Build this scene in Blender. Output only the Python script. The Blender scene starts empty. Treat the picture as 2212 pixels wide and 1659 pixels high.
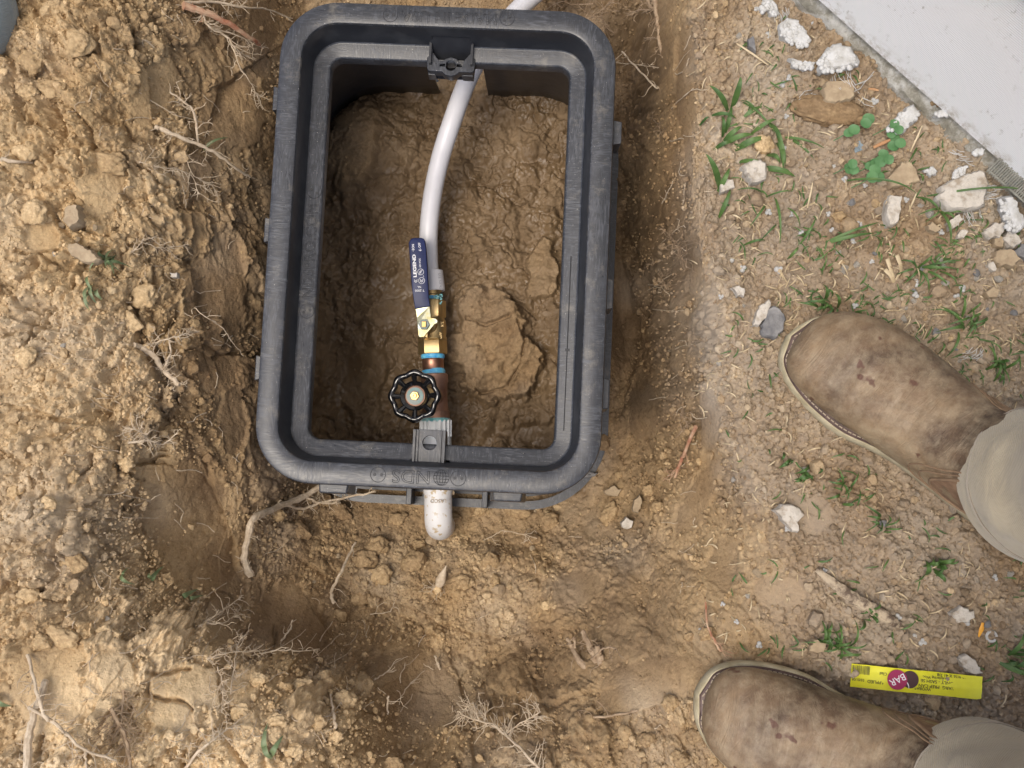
import bpy, bmesh, math, random
import numpy as np
from mathutils import Vector, Matrix, Euler, noise as mnoise

sc = bpy.context.scene
COL = sc.collection
rnd = random.Random(7)
R_ = math.radians

# ------------------------------------------------------------------ camera, sky, sun, exposure
FPX, CH, UC, VC = 2461.0, 1.15, 1106.0, 829.5           # focal length in layout pixels (2212 wide), camera height
_n = np.array([1140 - UC, -(1050 - VC), -FPX]); _n /= np.linalg.norm(_n)
_z = -_n; _x = np.array([1.0, 0, 0]); _x -= _x.dot(_z) * _z; _x /= np.linalg.norm(_x); _y = np.cross(_z, _x)
RM = np.stack([_x, _y, _z])                             # camera -> world
cd = bpy.data.cameras.new('camera'); cam = bpy.data.objects.new('camera', cd); COL.objects.link(cam)
cd.sensor_width = 36; cd.lens = 36 * FPX / 2212; cd.clip_start = 0.02; cd.clip_end = 200
cam.matrix_world = Matrix.Translation((0, 0, CH)) @ Matrix([list(r) for r in RM]).to_4x4()
sc.camera = cam
SUN_EL, SUN_AZ = R_(71), R_(236)
w = bpy.data.worlds.new('World'); sc.world = w; w.use_nodes = True
nt = w.node_tree; bg = nt.nodes['Background']; sky = nt.nodes.new('ShaderNodeTexSky')
sky.sky_type = 'NISHITA'; sky.sun_disc = False; sky.sun_elevation = SUN_EL; sky.sun_rotation = SUN_AZ
sky.dust_density = 4.0; sky.air_density = 1.0
nt.links.new(sky.outputs[0], bg.inputs[0]); bg.inputs[1].default_value = 0.135
sl = bpy.data.lights.new('sun', 'SUN'); sun = bpy.data.objects.new('sun', sl); COL.objects.link(sun)
sl.energy = 1.45; sl.angle = R_(28); sl.color = (1.0, 0.93, 0.82)
sd = Vector((math.sin(SUN_AZ) * math.cos(SUN_EL), math.cos(SUN_AZ) * math.cos(SUN_EL), math.sin(SUN_EL)))
sun.rotation_euler = sd.to_track_quat('Z', 'Y').to_euler()
sc.view_settings.view_transform = 'Standard'; sc.view_settings.look = 'None'
sc.view_settings.exposure = 0.54; sc.view_settings.gamma = 1

def C(u, v, z=0.0):
    d = RM @ np.array([u - UC, -(v - VC), -FPX]); t = (z - CH) / d[2]
    return Vector((d[0] * t, d[1] * t, z))
def proj(x, y, z):
    p = np.stack([x, y, z - CH], -1) @ RM
    return UC + FPX * p[..., 0] / -p[..., 2], VC - FPX * p[..., 1] / -p[..., 2]

# ------------------------------------------------------------------ materials
def newmat(name):
    m = bpy.data.materials.new(name); m.use_nodes = True
    return m, m.node_tree, m.node_tree.nodes['Principled BSDF']
def N(t, ty, **kw):
    n = t.nodes.new(ty)
    for k, v in kw.items():
        if k in n.inputs: n.inputs[k].default_value = v
        else: setattr(n, k, v)
    return n
def ramp(t, fac, stops):
    r = t.nodes.new('ShaderNodeValToRGB'); e = r.color_ramp.elements
    while len(e) < len(stops): e.new(0.5)
    for i, (p, c) in enumerate(stops):
        e[i].position = p; e[i].color = (*c, 1) if len(c) == 3 else c
    t.links.new(fac, r.inputs[0]); return r.outputs[0]
def mixc(t, f, a, b, mode='MIX'):
    m = t.nodes.new('ShaderNodeMix'); m.data_type = 'RGBA'; m.blend_type = mode
    for i, v in ((0, f), (6, a), (7, b)):
        if isinstance(v, (float, int)): m.inputs[i].default_value = v
        elif isinstance(v, tuple): m.inputs[i].default_value = (*v[:3], 1)
        else: t.links.new(v, m.inputs[i])
    return m.outputs[2]
def tex(t, sc_=10, det=6, rough=.6, dist=0, coord='Object', scl=None, rot=None):
    c = t.nodes.new('ShaderNodeTexCoord'); n = N(t, 'ShaderNodeTexNoise', Scale=sc_, Detail=det, Roughness=rough, Distortion=dist)
    src = c.outputs[coord]
    if scl or rot:
        mp = t.nodes.new('ShaderNodeMapping')
        if scl: mp.inputs['Scale'].default_value = scl
        if rot: mp.inputs['Rotation'].default_value = rot
        t.links.new(src, mp.inputs[0]); src = mp.outputs[0]
    t.links.new(src, n.inputs['Vector']); return n.outputs[0]
def bump(t, h, s, d, b, prev=None):
    n = t.nodes.new('ShaderNodeBump'); n.inputs['Strength'].default_value = s; n.inputs['Distance'].default_value = d
    t.links.new(h, n.inputs['Height'])
    if prev is not None: t.links.new(prev, n.inputs['Normal'])
    t.links.new(n.outputs[0], b.inputs['Normal']); return n.outputs[0]
def mat(name, a, b=None, sc_=20, rough=.6, metal=0., bs=0., bsc=200, bd=.001, lo=.35, hi=.65, rv=0., spec=.5, det=6, scl=None, coat=0):
    m, t, p = newmat(name); b = b or a
    f = tex(t, sc_, det, scl=scl); t.links.new(ramp(t, f, [(lo, a), (hi, b)]), p.inputs['Base Color'])
    p.inputs['Roughness'].default_value = rough; p.inputs['Metallic'].default_value = metal
    p.inputs['Specular IOR Level'].default_value = spec; p.inputs['Coat Weight'].default_value = coat
    if rv:
        mr = N(t, 'ShaderNodeMapRange'); mr.inputs[3].default_value = rough - rv; mr.inputs[4].default_value = rough + rv
        t.links.new(tex(t, sc_ * 3, 5), mr.inputs[0]); t.links.new(mr.outputs[0], p.inputs['Roughness'])
    if bs: bump(t, tex(t, bsc, 5), bs, bd, p)
    return m

def soil_mat():
    m, t, p = newmat('soil')
    at = N(t, 'ShaderNodeAttribute', attribute_name='dry'); dry = at.outputs['Fac']
    aw = N(t, 'ShaderNodeAttribute', attribute_name='wet'); wet = aw.outputs['Fac']
    ag = N(t, 'ShaderNodeAttribute', attribute_name='grey'); grey = ag.outputs['Fac']
    c = ramp(t, dry, [(0., (.135, .092, .050)), (.3, (.235, .160, .090)), (.6, (.395, .284, .158)), (1., (.67, .51, .305))])
    n1 = tex(t, 9, 4); c = mixc(t, ramp(t, n1, [(.4, (0, 0, 0)), (.7, (.8, .8, .8))]), c, mixc(t, 1.0, c, (1.02, .96, .86), 'MULTIPLY'))
    n2 = tex(t, 190, 4); c = mixc(t, ramp(t, n2, [(.32, (.8, .8, .8)), (.5, (0, 0, 0))]), c, mixc(t, 1.0, c, (.66, .62, .58), 'MULTIPLY'))
    n3 = tex(t, 420, 3); c = mixc(t, ramp(t, n3, [(.55, (0, 0, 0)), (.75, (.7, .7, .7))]), c, mixc(t, 1.0, c, (1.5, 1.5, 1.5), 'MULTIPLY'))
    c = mixc(t, grey, c, mixc(t, .75, c, (.62, .58, .50)))
    # wet mud and its clear film
    wc = ramp(t, tex(t, 22, 5), [(.3, (.125, .080, .040)), (.55, (.175, .117, .062)), (.75, (.235, .163, .092))])
    c = mixc(t, wet, c, wc)
    t.links.new(c, p.inputs['Base Color'])
    wr = ramp(t, tex(t, 26, 5), [(.42, (.42, .42, .42)), (.60, (.85, .85, .85))])
    rr = mixc(t, wet, (.93, .93, .93), wr); t.links.new(rr, p.inputs['Roughness'])
    t.links.new(mixc(t, wet, (.25, .25, .25), (.5, .5, .5)), p.inputs['Specular IOR Level'])
    dryk = mixc(t, wet, (1, 1, 1), (.12, .12, .12))
    b1 = bump(t, tex(t, 900, 4, .7), .6, .0012, p); t.links.new(mixc(t, 1., dryk, (.6, .6, .6), 'MULTIPLY'), b1.node.inputs['Strength'])
    b2 = bump(t, tex(t, 260, 4, .6), .5, .003, p, b1); t.links.new(mixc(t, 1., dryk, (.55, .55, .55), 'MULTIPLY'), b2.node.inputs['Strength'])
    return m
M = {}
M['soil'] = soil_mat()

def plastic_mat(name, base, light, amt):
    m, t, p = newmat(name)
    f1 = tex(t, 60, 3, .5, 1.5, scl=(1, 1, .2)); f2 = tex(t, 260, 2, .5, 2.5, scl=(1, .16, 1)); f3 = tex(t, 260, 2, .5, 2.5, scl=(.16, 1, 1))
    s = mixc(t, ramp(t, tex(t, 14, 2), [(.42, (0, 0, 0)), (.58, (1, 1, 1))]), f2, f3)
    sc1 = ramp(t, s, [(.5, (0, 0, 0)), (.72, (1, 1, 1))])
    c = mixc(t, sc1, base, light)
    c = mixc(t, ramp(t, f1, [(.5, (0, 0, 0)), (.7, (amt,) * 3)]), c, light)
    dirt = ramp(t, tex(t, 35, 8, .75), [(.55, (0, 0, 0)), (.72, (.7, .7, .7))])
    c = mixc(t, dirt, c, (.16, .145, .12))
    spk = ramp(t, tex(t, 700, 1), [(.74, (0, 0, 0)), (.78, (1, 1, 1))])
    c = mixc(t, spk, c, (.3, .29, .27))
    t.links.new(c, p.inputs['Base Color'])
    t.links.new(ramp(t, s, [(.3, (.27,) * 3), (.7, (.46,) * 3)]), p.inputs['Roughness'])
    bump(t, s, .25, .0006, p)
    return m
M['plastic'] = plastic_mat('black_plastic', (.024, .026, .031), (.062, .067, .079), .4)
M['plastic2'] = plastic_mat('black_plastic_ledge', (.024, .026, .031), (.075, .080, .092), .25)
M['plastic_step'] = mat('dark_moulded_plastic', (.018, .020, .025), (.045, .047, .052), 30, .36, bs=.12, bsc=160, rv=.1, lo=.5, hi=.75)
M['plastic_in'] = mat('smooth_black_plastic', (.016, .017, .021), (.026, .028, .033), 40, .42, bs=.1, bsc=90, rv=.08)
M['plastic_groove'] = mat('dark_groove', (.020, .021, .024), rough=.55)
M['pvc'] = mat('white_pipe', (.56, .56, .59), (.61, .61, .64), 30, .36, bs=.03, bsc=40)
M['pvc2'] = mat('grey_white_pvc', (.56, .58, .58), (.66, .68, .68), 50, .4, bs=.1, bsc=120)
M['ink'] = mat('grey_ink', (.22, .22, .25), rough=.6)
M['brass'] = mat('brass', (.42, .30, .14), (.52, .39, .20), 60, .42, .9, bs=.35, bsc=700, bd=.0006, rv=.08)
M['gold'] = mat('polished_brass', (.50, .33, .12), (.60, .42, .18), 60, .35, 1.)
M['copper'] = mat('copper_brown', (.30, .15, .10), (.40, .21, .14), 50, .38, .85, rv=.07)
M['bronze'] = mat('bronze', (.24, .13, .09), (.38, .22, .155), 45, .5, .6, bs=.5, bsc=600, bd=.0006)
M['tape'] = mat('blue_thread_sealant', (.04, .30, .62), (.18, .55, .72), 130, .45, bs=.6, bsc=260, bd=.001)
M['teal'] = mat('teal_sealant', (.12, .42, .44), (.35, .60, .60), 160, .5, bs=.6, bsc=300, bd=.001)
M['grip'] = mat('blue_vinyl', (.005, .012, .062), (.008, .017, .080), 40, .42, bs=.05, bsc=60, spec=.3)
M['white'] = mat('white_print', (.75, .76, .8), rough=.5)
M['gloss'] = mat('glossy_black_enamel', (.008, .008, .009), rough=.12, coat=.6)
M['badge'] = mat('badge_white', (.20, .25, .24), (.28, .32, .31), 50, .6, .0)
M['badge_ink'] = mat('badge_teal_print', (.08, .34, .36), rough=.5)
M['bone'] = mat('sun_bleached_root', (.40, .31, .21), (.60, .50, .37), 130, .85, bs=.6, bsc=400, bd=.001)
M['root2'] = mat('brown_root', (.24, .165, .10), (.40, .30, .20), 140, .88, bs=.6, bsc=400, bd=.001)
M['redroot'] = mat('torn_reddish_root', (.34, .13, .07), (.52, .38, .25), 60, .85, bs=.5, bsc=300)
M['stone_w'] = mat('pale_stone', (.30, .25, .19), (.50, .46, .40), 75, .9, bs=.8, bsc=200, bd=.003, lo=.34, hi=.5, det=9)
M['stone_t'] = mat('tan_stone', (.27, .20, .125), (.42, .33, .215), 70, .88, bs=.6, bsc=260, bd=.002)
M['stone_g'] = mat('grey_stone', (.10, .10, .105), (.24, .235, .23), 60, .8, bs=.5, bsc=220, bd=.002)
M['foam'] = mat('white_foam', (.36, .35, .32), (.52, .52, .51), 90, .8, bs=.5, bsc=260, bd=.002, lo=.3, hi=.55)
def blade_mat(name, a, b):
    m, t, p = newmat(name)
    t.links.new(ramp(t, tex(t, 45, 4), [(.35, a), (.65, b)]), p.inputs['Base Color'])
    p.inputs['Roughness'].default_value = .55; p.inputs['Transmission Weight'].default_value = 0.
    bump(t, tex(t, 500, 2, scl=(1, .1, 1)), .2, .001, p); return m
M['grass'] = blade_mat('green_blade', (.035, .085, .018), (.085, .155, .035))
M['grass2'] = blade_mat('dusty_green_blade', (.10, .15, .06), (.19, .23, .12))
M['clover'] = blade_mat('clover_leaf', (.055, .15, .05), (.09, .21, .075))
M['straw'] = mat('dry_straw', (.38, .29, .17), (.58, .48, .32), 70, .85)
M['wood'] = mat('weathered_wood', (.12, .085, .06), (.42, .34, .24), 120, .9, bs=.9, bsc=220, bd=.003, det=9, lo=.4, hi=.55)
M['orange'] = mat('orange_plastic', (.75, .36, .04), rough=.5)
M['bark'] = mat('orange_wood_chip', (.36, .18, .08), (.52, .32, .17), 60, .85, bs=.5)

def coll(*a): pass
# ------------------------------------------------------------------ object helpers
def tag(o, label=None, cat=None, group=None, kind=None):
    if label: o['label'] = label
    if cat: o['category'] = cat
    if group: o['group'] = group
    if kind: o['kind'] = kind
    return o
def thing(name, label, cat, loc=(0, 0, 0), rz=0., group=None):
    o = bpy.data.objects.new(name, None); COL.objects.link(o); o.location = loc; o.rotation_euler = (0, 0, rz)
    o.empty_display_size = .02
    return tag(o, label, cat, group)
def wloc(o):
    v = Vector((0, 0, 0))
    while o is not None: v = v + Vector(o.location); o = o.parent
    return v
def mesh(name, V, F, m, parent=None, smooth=True, loc=None, world=True):
    V = np.asarray(V, dtype=np.float64).reshape(-1, 3)
    me = bpy.data.meshes.new(name)
    o = bpy.data.objects.new(name, me); COL.objects.link(o)
    if parent is not None:
        o.parent = parent
        if world: V = V - np.array(wloc(parent))
    elif loc is not None:
        o.location = loc
        if world: V = V - np.array(loc)
    me.from_pydata([tuple(v) for v in V], [], [tuple(f) for f in F]); me.update()
    me.materials.append(M[m] if isinstance(m, str) else m)
    if smooth: me.polygons.foreach_set('use_smooth', [True] * len(me.polygons))
    return o
def bigmesh(name, V, F, m, attrs=None, smooth=True):      # V (n,3), F (m,k) arrays
    me = bpy.data.meshes.new(name); n, (k, q) = len(V), F.shape
    me.vertices.add(n); me.vertices.foreach_set('co', V.astype(np.float32).ravel())
    me.loops.add(k * q); me.loops.foreach_set('vertex_index', F.astype(np.int32).ravel())
    me.polygons.add(k); me.polygons.foreach_set('loop_start', np.arange(0, k * q, q, dtype=np.int32))
    me.polygons.foreach_set('use_smooth', np.full(k, smooth)); me.update(calc_edges=True)
    for a, d in (attrs or {}).items():
        at = me.attributes.new(a, 'FLOAT', 'POINT'); at.data.foreach_set('value', d.astype(np.float32).ravel())
    me.materials.append(M[m]); o = bpy.data.objects.new(name, me); COL.objects.link(o); return o
class MB:
    def __init__(s): s.V = []; s.F = []
    def add(s, V, F):
        b = len(s.V); s.V += [tuple(v) for v in V]; s.F += [tuple(i + b for i in f) for f in F]
    def loft(s, rings, c0=True, c1=True):
        n = len(rings[0]); V = [p for r in rings for p in r]; F = []
        for i in range(len(rings) - 1):
            for j in range(n): F.append((i * n + j, i * n + (j + 1) % n, (i + 1) * n + (j + 1) % n, (i + 1) * n + j))
        if c0: F.append(tuple(range(n))[::-1])
        if c1: F.append(tuple((len(rings) - 1) * n + j for j in range(n)))
        s.add(V, F)
    def tube(s, P, r, n=8, c0=True, c1=True, flat=1.):
        P = [Vector(p) for p in P]; rr = r if hasattr(r, '__len__') else [r] * len(P)
        rings = []; up = None
        for i, p in enumerate(P):
            d = (P[min(i + 1, len(P) - 1)] - P[max(i - 1, 0)])
            if d.length < 1e-9: d = Vector((0, 0, 1))
            d.normalize()
            if up is None: up = Vector((0, 0, 1)) if abs(d.z) < .9 else Vector((1, 0, 0))
            up = (up - d * up.dot(d))
            if up.length < 1e-6: up = d.orthogonal()
            up.normalize(); sd_ = d.cross(up)
            rings.append([p + (sd_ * math.cos(a) + up * math.sin(a) * flat) * rr[i] for a in (2 * math.pi * k / n for k in range(n))])
        s.loft(rings, c0, c1)
    def lathe(s, p0, ax, prof, n=24, ref=None, ph=0., caps=True):
        ax = Vector(ax).normalized(); u = Vector(ref) if ref else ax.orthogonal(); u = (u - ax * u.dot(ax)).normalized(); v = ax.cross(u)
        s.loft([[Vector(p0) + ax * t + (u * math.cos(2 * math.pi * k / n + ph) + v * math.sin(2 * math.pi * k / n + ph)) * r for k in range(n)] for t, r in prof], caps, caps)
    def box(s, c, h, rz=0.):
        c = Vector(c); V = []
        for dz in (-1, 1):
            for dx, dy in ((-1, -1), (1, -1), (1, 1), (-1, 1)):
                x, y = dx * h[0], dy * h[1]
                V.append((c.x + x * math.cos(rz) - y * math.sin(rz), c.y + x * math.sin(rz) + y * math.cos(rz), c.z + dz * h[2]))
        s.add(V, [(3, 2, 1, 0), (4, 5, 6, 7), (0, 1, 5, 4), (1, 2, 6, 5), (2, 3, 7, 6), (3, 0, 4, 7)])
    def prism(s, top, down):
        n = len(top); b = [tuple(Vector(p) - Vector((0, 0, down))) for p in top]
        s.add(list(top) + b, [tuple(range(n)), tuple(range(2 * n - 1, n - 1, -1))] + [(i, n + i, n + (i + 1) % n, (i + 1) % n) for i in range(n)])
    def build(s, name, m, parent=None, smooth=True, loc=None, world=True, bevel=0., sub=0, fix=True):
        o = mesh(name, s.V, s.F, m, parent, smooth, loc, world)
        if fix:
            bm = bmesh.new(); bm.from_mesh(o.data); bmesh.ops.recalc_face_normals(bm, faces=bm.faces); bm.to_mesh(o.data); bm.free()
        if sub: q = o.modifiers.new('s', 'SUBSURF'); q.levels = q.render_levels = sub
        if bevel:
            q = o.modifiers.new('b', 'BEVEL'); q.width = bevel; q.segments = 2; q.limit_method = 'ANGLE'; q.angle_limit = R_(40)
            q.harden_normals = False
        if smooth and not sub:
            try:
                o.data.set_sharp_from_angle(angle=R_(38))
            except Exception: pass
        return o
def shape2d(name, loops, z0, depth, m, parent, bevel=0.):
    """filled 2-D outline with holes, extruded (local coordinates)"""
    cu = bpy.data.curves.new(name, 'CURVE'); cu.dimensions = '2D'; cu.fill_mode = 'BOTH'; cu.extrude = depth / 2
    cu.bevel_depth = bevel; cu.bevel_resolution = 1
    for L in loops:
        sp = cu.splines.new('POLY'); sp.points.add(len(L) - 1); sp.use_cyclic_u = True
        for i, p in enumerate(L): sp.points[i].co = (p[0], p[1], 0, 1)
    return curve2mesh(name, cu, m, parent, Vector((0, 0, z0 - depth / 2)))
def curve2mesh(name, cu, m, parent, loc, rot=(0, 0, 0), scale=(1, 1, 1)):
    t = bpy.data.objects.new('tmp', cu); COL.objects.link(t); bpy.context.view_layer.update()
    me = bpy.data.meshes.new_from_object(t.evaluated_get(bpy.context.evaluated_depsgraph_get()))
    COL.objects.unlink(t); bpy.data.objects.remove(t)
    me.name = name; me.materials.clear(); me.materials.append(M[m])
    o = bpy.data.objects.new(name, me); COL.objects.link(o); o.parent = parent
    me.transform(Matrix.Translation(loc) @ Euler(rot).to_matrix().to_4x4() @ Matrix.Diagonal((*scale, 1)))
    return o
def text(s, size, loc, rz, m, parent, name='lettering', ext=.00015, xs=1., outline=0., bold=0., rot=None):
    cu = bpy.data.curves.new(name, 'FONT'); cu.body = s; cu.size = size; cu.align_x = 'CENTER'; cu.align_y = 'CENTER'
    if outline: cu.fill_mode = 'NONE'; cu.bevel_depth = outline; cu.bevel_resolution = 0; cu.resolution_u = 3
    else: cu.extrude = ext; cu.offset = bold; cu.resolution_u = 3
    return curve2mesh(name, cu, m, parent, Vector(loc), rot or (0, 0, rz), (xs, 1, 1))
def circ(cx, cy, r, n=24, a0=0.):
    return [(cx + r * math.cos(a0 + 2 * math.pi * k / n), cy + r * math.sin(a0 + 2 * math.pi * k / n)) for k in range(n)]
def join(objs, name, parent=None):
    bm = bmesh.new()
    for o in objs: bm.from_mesh(o.data)
    me = objs[0].data; p = objs[0].parent
    bm.to_mesh(me); bm.free()
    for o in objs[1:]: bpy.data.objects.remove(o)
    objs[0].name = name; return objs[0]

# ------------------------------------------------------------------ terrain: one sheet, dense near the dig, coarse outwards
def hsh(ix, iy, seed):
    h = (ix.astype(np.int64) * 374761393 + iy.astype(np.int64) * 668265263 + seed * 1442695041) & 0xffffffff
    h = ((h ^ (h >> 13)) * 1274126177) & 0xffffffff
    return ((h ^ (h >> 16)) & 0xffffff) / float(0x1000000)
def vn(x, y, s, seed):
    X = x / s; Y = y / s; ix = np.floor(X); iy = np.floor(Y); fx = X - ix; fy = Y - iy
    fx = fx * fx * fx * (fx * (fx * 6 - 15) + 10); fy = fy * fy * fy * (fy * (fy * 6 - 15) + 10)
    a = hsh(ix, iy, seed); b = hsh(ix + 1, iy, seed); c = hsh(ix, iy + 1, seed); d = hsh(ix + 1, iy + 1, seed)
    return (a + (b - a) * fx) * (1 - fy) + (c + (d - c) * fx) * fy
def fbm(x, y, s, seed, o=4, g=.5):
    r = 0; a = 1; t = 0
    for k in range(o):
        r = r + a * (vn(x * math.cos(k) + y * math.sin(k), y * math.cos(k) - x * math.sin(k), s, seed + k * 17) - .5); t += a; a *= g; s *= .5
    return r / t * 2
def balls(x, y, c, seed, dens=.8, flat=1.):
    """bumps like half-buried grains of size ~c (returned in metres) and the id of the top grain"""
    X = x / c; Y = y / c; ix = np.floor(X); iy = np.floor(Y); best = np.zeros_like(x); ident = np.zeros_like(x)
    for dx in (-1, 0, 1):
        for dy in (-1, 0, 1):
            jx = ix + dx; jy = iy + dy
            px = jx + hsh(jx, jy, seed); py = jy + hsh(jx, jy, seed + 1); k = hsh(jx, jy, seed + 2)
            r = np.where(k < dens, .26 + .40 * hsh(jx, jy, seed + 3), 0); an = hsh(jx, jy, seed + 4) * 3.14; e = .65 + .35 * hsh(jx, jy, seed + 5)
            ux = (X - px) * np.cos(an) + (Y - py) * np.sin(an); uy = (-(X - px) * np.sin(an) + (Y - py) * np.cos(an)) / e
            d2 = (r * r - ux * ux - uy * uy)
            h = np.where(d2 > 0, np.sqrt(np.maximum(d2, 0)) * flat, 0)
            h = np.minimum(h, r * .62 * flat)
            ident = np.where(h > best, k / dens, ident); best = np.maximum(best, h)
    return best * c, ident
CP = [(-150, -80, .04), (50, 200, .05), (150, 400, .04), (50, 600, .05), (180, 600, .03), (100, 900, .045), (50, 1200, .055), (200, 1150, .035),
      (100, 1400, .075), (280, 1400, .05), (50, 1600, .10), (300, 1600, .08), (500, 1600, .05), (650, 1640, .02), (-200, 800, .06), (-200, 1600, .11), (180, 60, .035),
      (400, 1480, .025), (560, 1490, .0), (680, 1510, -.015), (790, 1500, -.08), (740, 1590, -.02), (640, 1430, -.06), (840, 1600, -.08), (560, 1420, -.05), (480, 1390, -.03),
      (560, 1150, -.175), (545, 1230, -.17), (540, 1310, -.135), (590, 1370, -.13), (680, 1400, -.135), (760, 1440, -.125),
      (625, 1130, -.235), (740, 1120, -.272), (850, 1120, -.283), (950, 1200, -.268), (1050, 1260, -.245), (1200, 1130, -.283), (1130, 1340, -.235), (950, 1320, -.24), (800, 1260, -.235), (660, 1230, -.205),
      (800, 1370, -.195), (930, 1420, -.195), (1060, 1440, -.21), (1160, 1420, -.19), (640, 1310, -.175),
      (880, 1520, -.16), (900, 1640, -.08), (1080, 1550, -.12), (1100, 1640, -.065), (1250, 1450, -.12), (1350, 1380, -.085), (1280, 1600, -.04), (1450, 1550, -.01), (1450, 1430, -.03), (1500, 1320, -.055), (1590, 1310, -.02),
      (1400, 1280, -.12), (1300, 1300, -.16), (1330, 1140, -.225), (1430, 1140, -.15), (1500, 1150, -.105), (1570, 1150, -.06), (1650, 1180, -.015), (1250, 1220, -.22),
      (1600, 100, .0), (1600, 400, .0), (1600, 700, .0), (1650, 1000, .0), (1700, 1300, .0), (1900, 1300, .0), (2200, 1300, .0), (1600, 1450, .0), (1900, 1600, 0), (2200, 1600, 0),
      (2100, 500, .0), (2000, 900, .0), (2300, 900, .0), (1800, 100, .0), (2000, 200, .0), (2300, 300, .0), (1550, 1600, .0), (1400, 1650, -.01),
      (740, 290, -.24), (790, 250, -.24), (900, 260, -.265), (1100, 260, -.265), (1200, 350, -.275), (800, 500, -.27), (940, 500, -.262), (1040, 500, -.265), (1160, 550, -.27), (1080, 700, -.262), (1050, 800, -.268),
      (1150, 850, -.282), (1180, 900, -.285), (800, 800, -.288), (750, 930, -.3), (850, 940, -.29), (1000, 930, -.285), (740, 650, -.285), (740, 450, -.27), (700, -60, -.22), (850, -60, -.25), (1000, -60, -.27), (1150, -60, -.275),
      (960, 1000, -.286)]
for v in range(-60, 860, 75):                             # right wall of the trench
    e = 14 * math.sin(v / 95.) + 8 * math.sin(v / 37. + 1) + (-38 + v * .045 if v < 800 else 0)
    CP += [(1330 + e * .5, v, -.282), (1392 + e, v, -.262), (1420 + e, v, -.215), (1445 + e, v, -.14), (1470 + e, v, -.07), (1502 + e, v, -.024), (1555 + e, v, -.004)]
CP += [(1330, 950, -.27), (1390, 950, -.24), (1440, 950, -.17), (1490, 950, -.08), (1545, 950, -.02), (1330, 1045, -.26), (1400, 1050, -.21), (1460, 1050, -.14), (1520, 1050, -.08), (1590, 1050, -.02), (1270, 500, -.285), (1270, 900, -.285)]
for v in range(-60, 1180, 75):                            # left slope of the pit, with two shelves
    e = 22 * math.sin(v / 130. + 1) + 12 * math.sin(v / 47.)
    sh = .03 * math.exp(-((v - 420) / 90.) ** 2) + .025 * math.exp(-((v - 760) / 80.) ** 2) - .03 * math.exp(-((v - 1120) / 90.) ** 2) - .02 * math.exp(-((v - 150) / 110.) ** 2)
    CP += [(560, v, -.150 + sh * .3), (505 + e * .3, v, -.122 + sh * .6), (450 + e * .6, v, -.092 + sh), (395 + e, v, -.058 + sh), (335 + e, v, -.026 + sh * .7), (275 + e, v, .0 + sh * .3)]
    CP.append((625, v, -.23))
CP = [p for p in CP if p[1] > -100]
cp = np.array([(*C(u, v, z)[:2], z) for u, v, z in CP])
far = [(r * math.cos(a), r * math.sin(a), .02 if math.cos(a) < 0 else .0) for r in (1.1, 1.6) for a in np.arange(0, 6.28, .52)]
far = [p for p in far if not (p[1] > .6 and abs(p[0]) < .7)] + [(0.05, 1.1, -.12), (-.1, .82, -.25), (.1, .82, -.27), (-.45, .9, .0), (.4, .9, .0), (.0, 1.6, .0)]
cp = np.vstack([cp, np.array(far)])
def tpsk(d2): return np.where(d2 > 0, d2 * np.log(d2 + 1e-12), 0)
_d2 = ((cp[:, None, :2] - cp[None, :, :2]) ** 2).sum(-1); n_ = len(cp)
_A = np.zeros((n_ + 3, n_ + 3)); _A[:n_, :n_] = tpsk(_d2) + np.eye(n_) * 6e-5; _A[:n_, n_] = 1; _A[:n_, n_ + 1:] = cp[:, :2]; _A[n_, :n_] = 1; _A[n_ + 1:, :n_] = cp[:, :2].T
_w = np.linalg.solve(_A, np.concatenate([cp[:, 2], [0, 0, 0]]))
def macro(x, y):
    out = np.empty(x.shape).ravel(); xf, yf = x.ravel(), y.ravel()
    for i in range(0, len(xf), 20000):
        X = xf[i:i + 20000, None]; Y = yf[i:i + 20000, None]
        out[i:i + 20000] = tpsk((X - cp[:, 0]) ** 2 + (Y - cp[:, 1]) ** 2) @ _w[:n_] + _w[n_] + xf[i:i + 20000] * _w[n_ + 1] + yf[i:i + 20000] * _w[n_ + 2]
    return out.reshape(x.shape)
STEP = .00105
def axis(a, b, lim, fine=()):
    core = np.arange(a, b, STEP); g = []; d = STEP
    for lo_, hi_, st_ in fine: core = np.concatenate([core[core < lo_], np.arange(lo_, hi_, st_), core[core >= hi_]])
    while sum(g) < lim: d *= 1.12; g.append(d)
    g = np.cumsum(g); return np.concatenate([a - g[::-1], core, core[-1] + g])
ax_x = axis(-.67, .64, 9.0, ((-.435, -.29, .00065), (.125, .185, .00042))); ax_y = axis(-.40, .68, 9.0)
gx, gy = np.meshgrid(ax_x, ax_y)                         # rows: y
cx_ = np.concatenate([[-12], np.arange(-2, 2, .008), [12]]); cy_ = np.concatenate([[-12], np.arange(-2, 2, .008), [12]])
CX, CY = np.meshgrid(cx_[1:-1], cy_[1:-1]); cm = macro(CX, CY)
def blur(Z, n=2):
    for _ in range(n):
        Z = (np.roll(Z, 1, 0) + 2 * Z + np.roll(Z, -1, 0)) / 4; Z = (np.roll(Z, 1, 1) + 2 * Z + np.roll(Z, -1, 1)) / 4
    return Z
cm = blur(cm, 3)
rr_ = np.sqrt(CX ** 2 + (CY - .1) ** 2); k_ = np.clip((rr_ - 1.0) / .5, 0, 1); cm = np.clip(cm, -.32, .15) * (1 - k_) + .01 * k_
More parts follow.
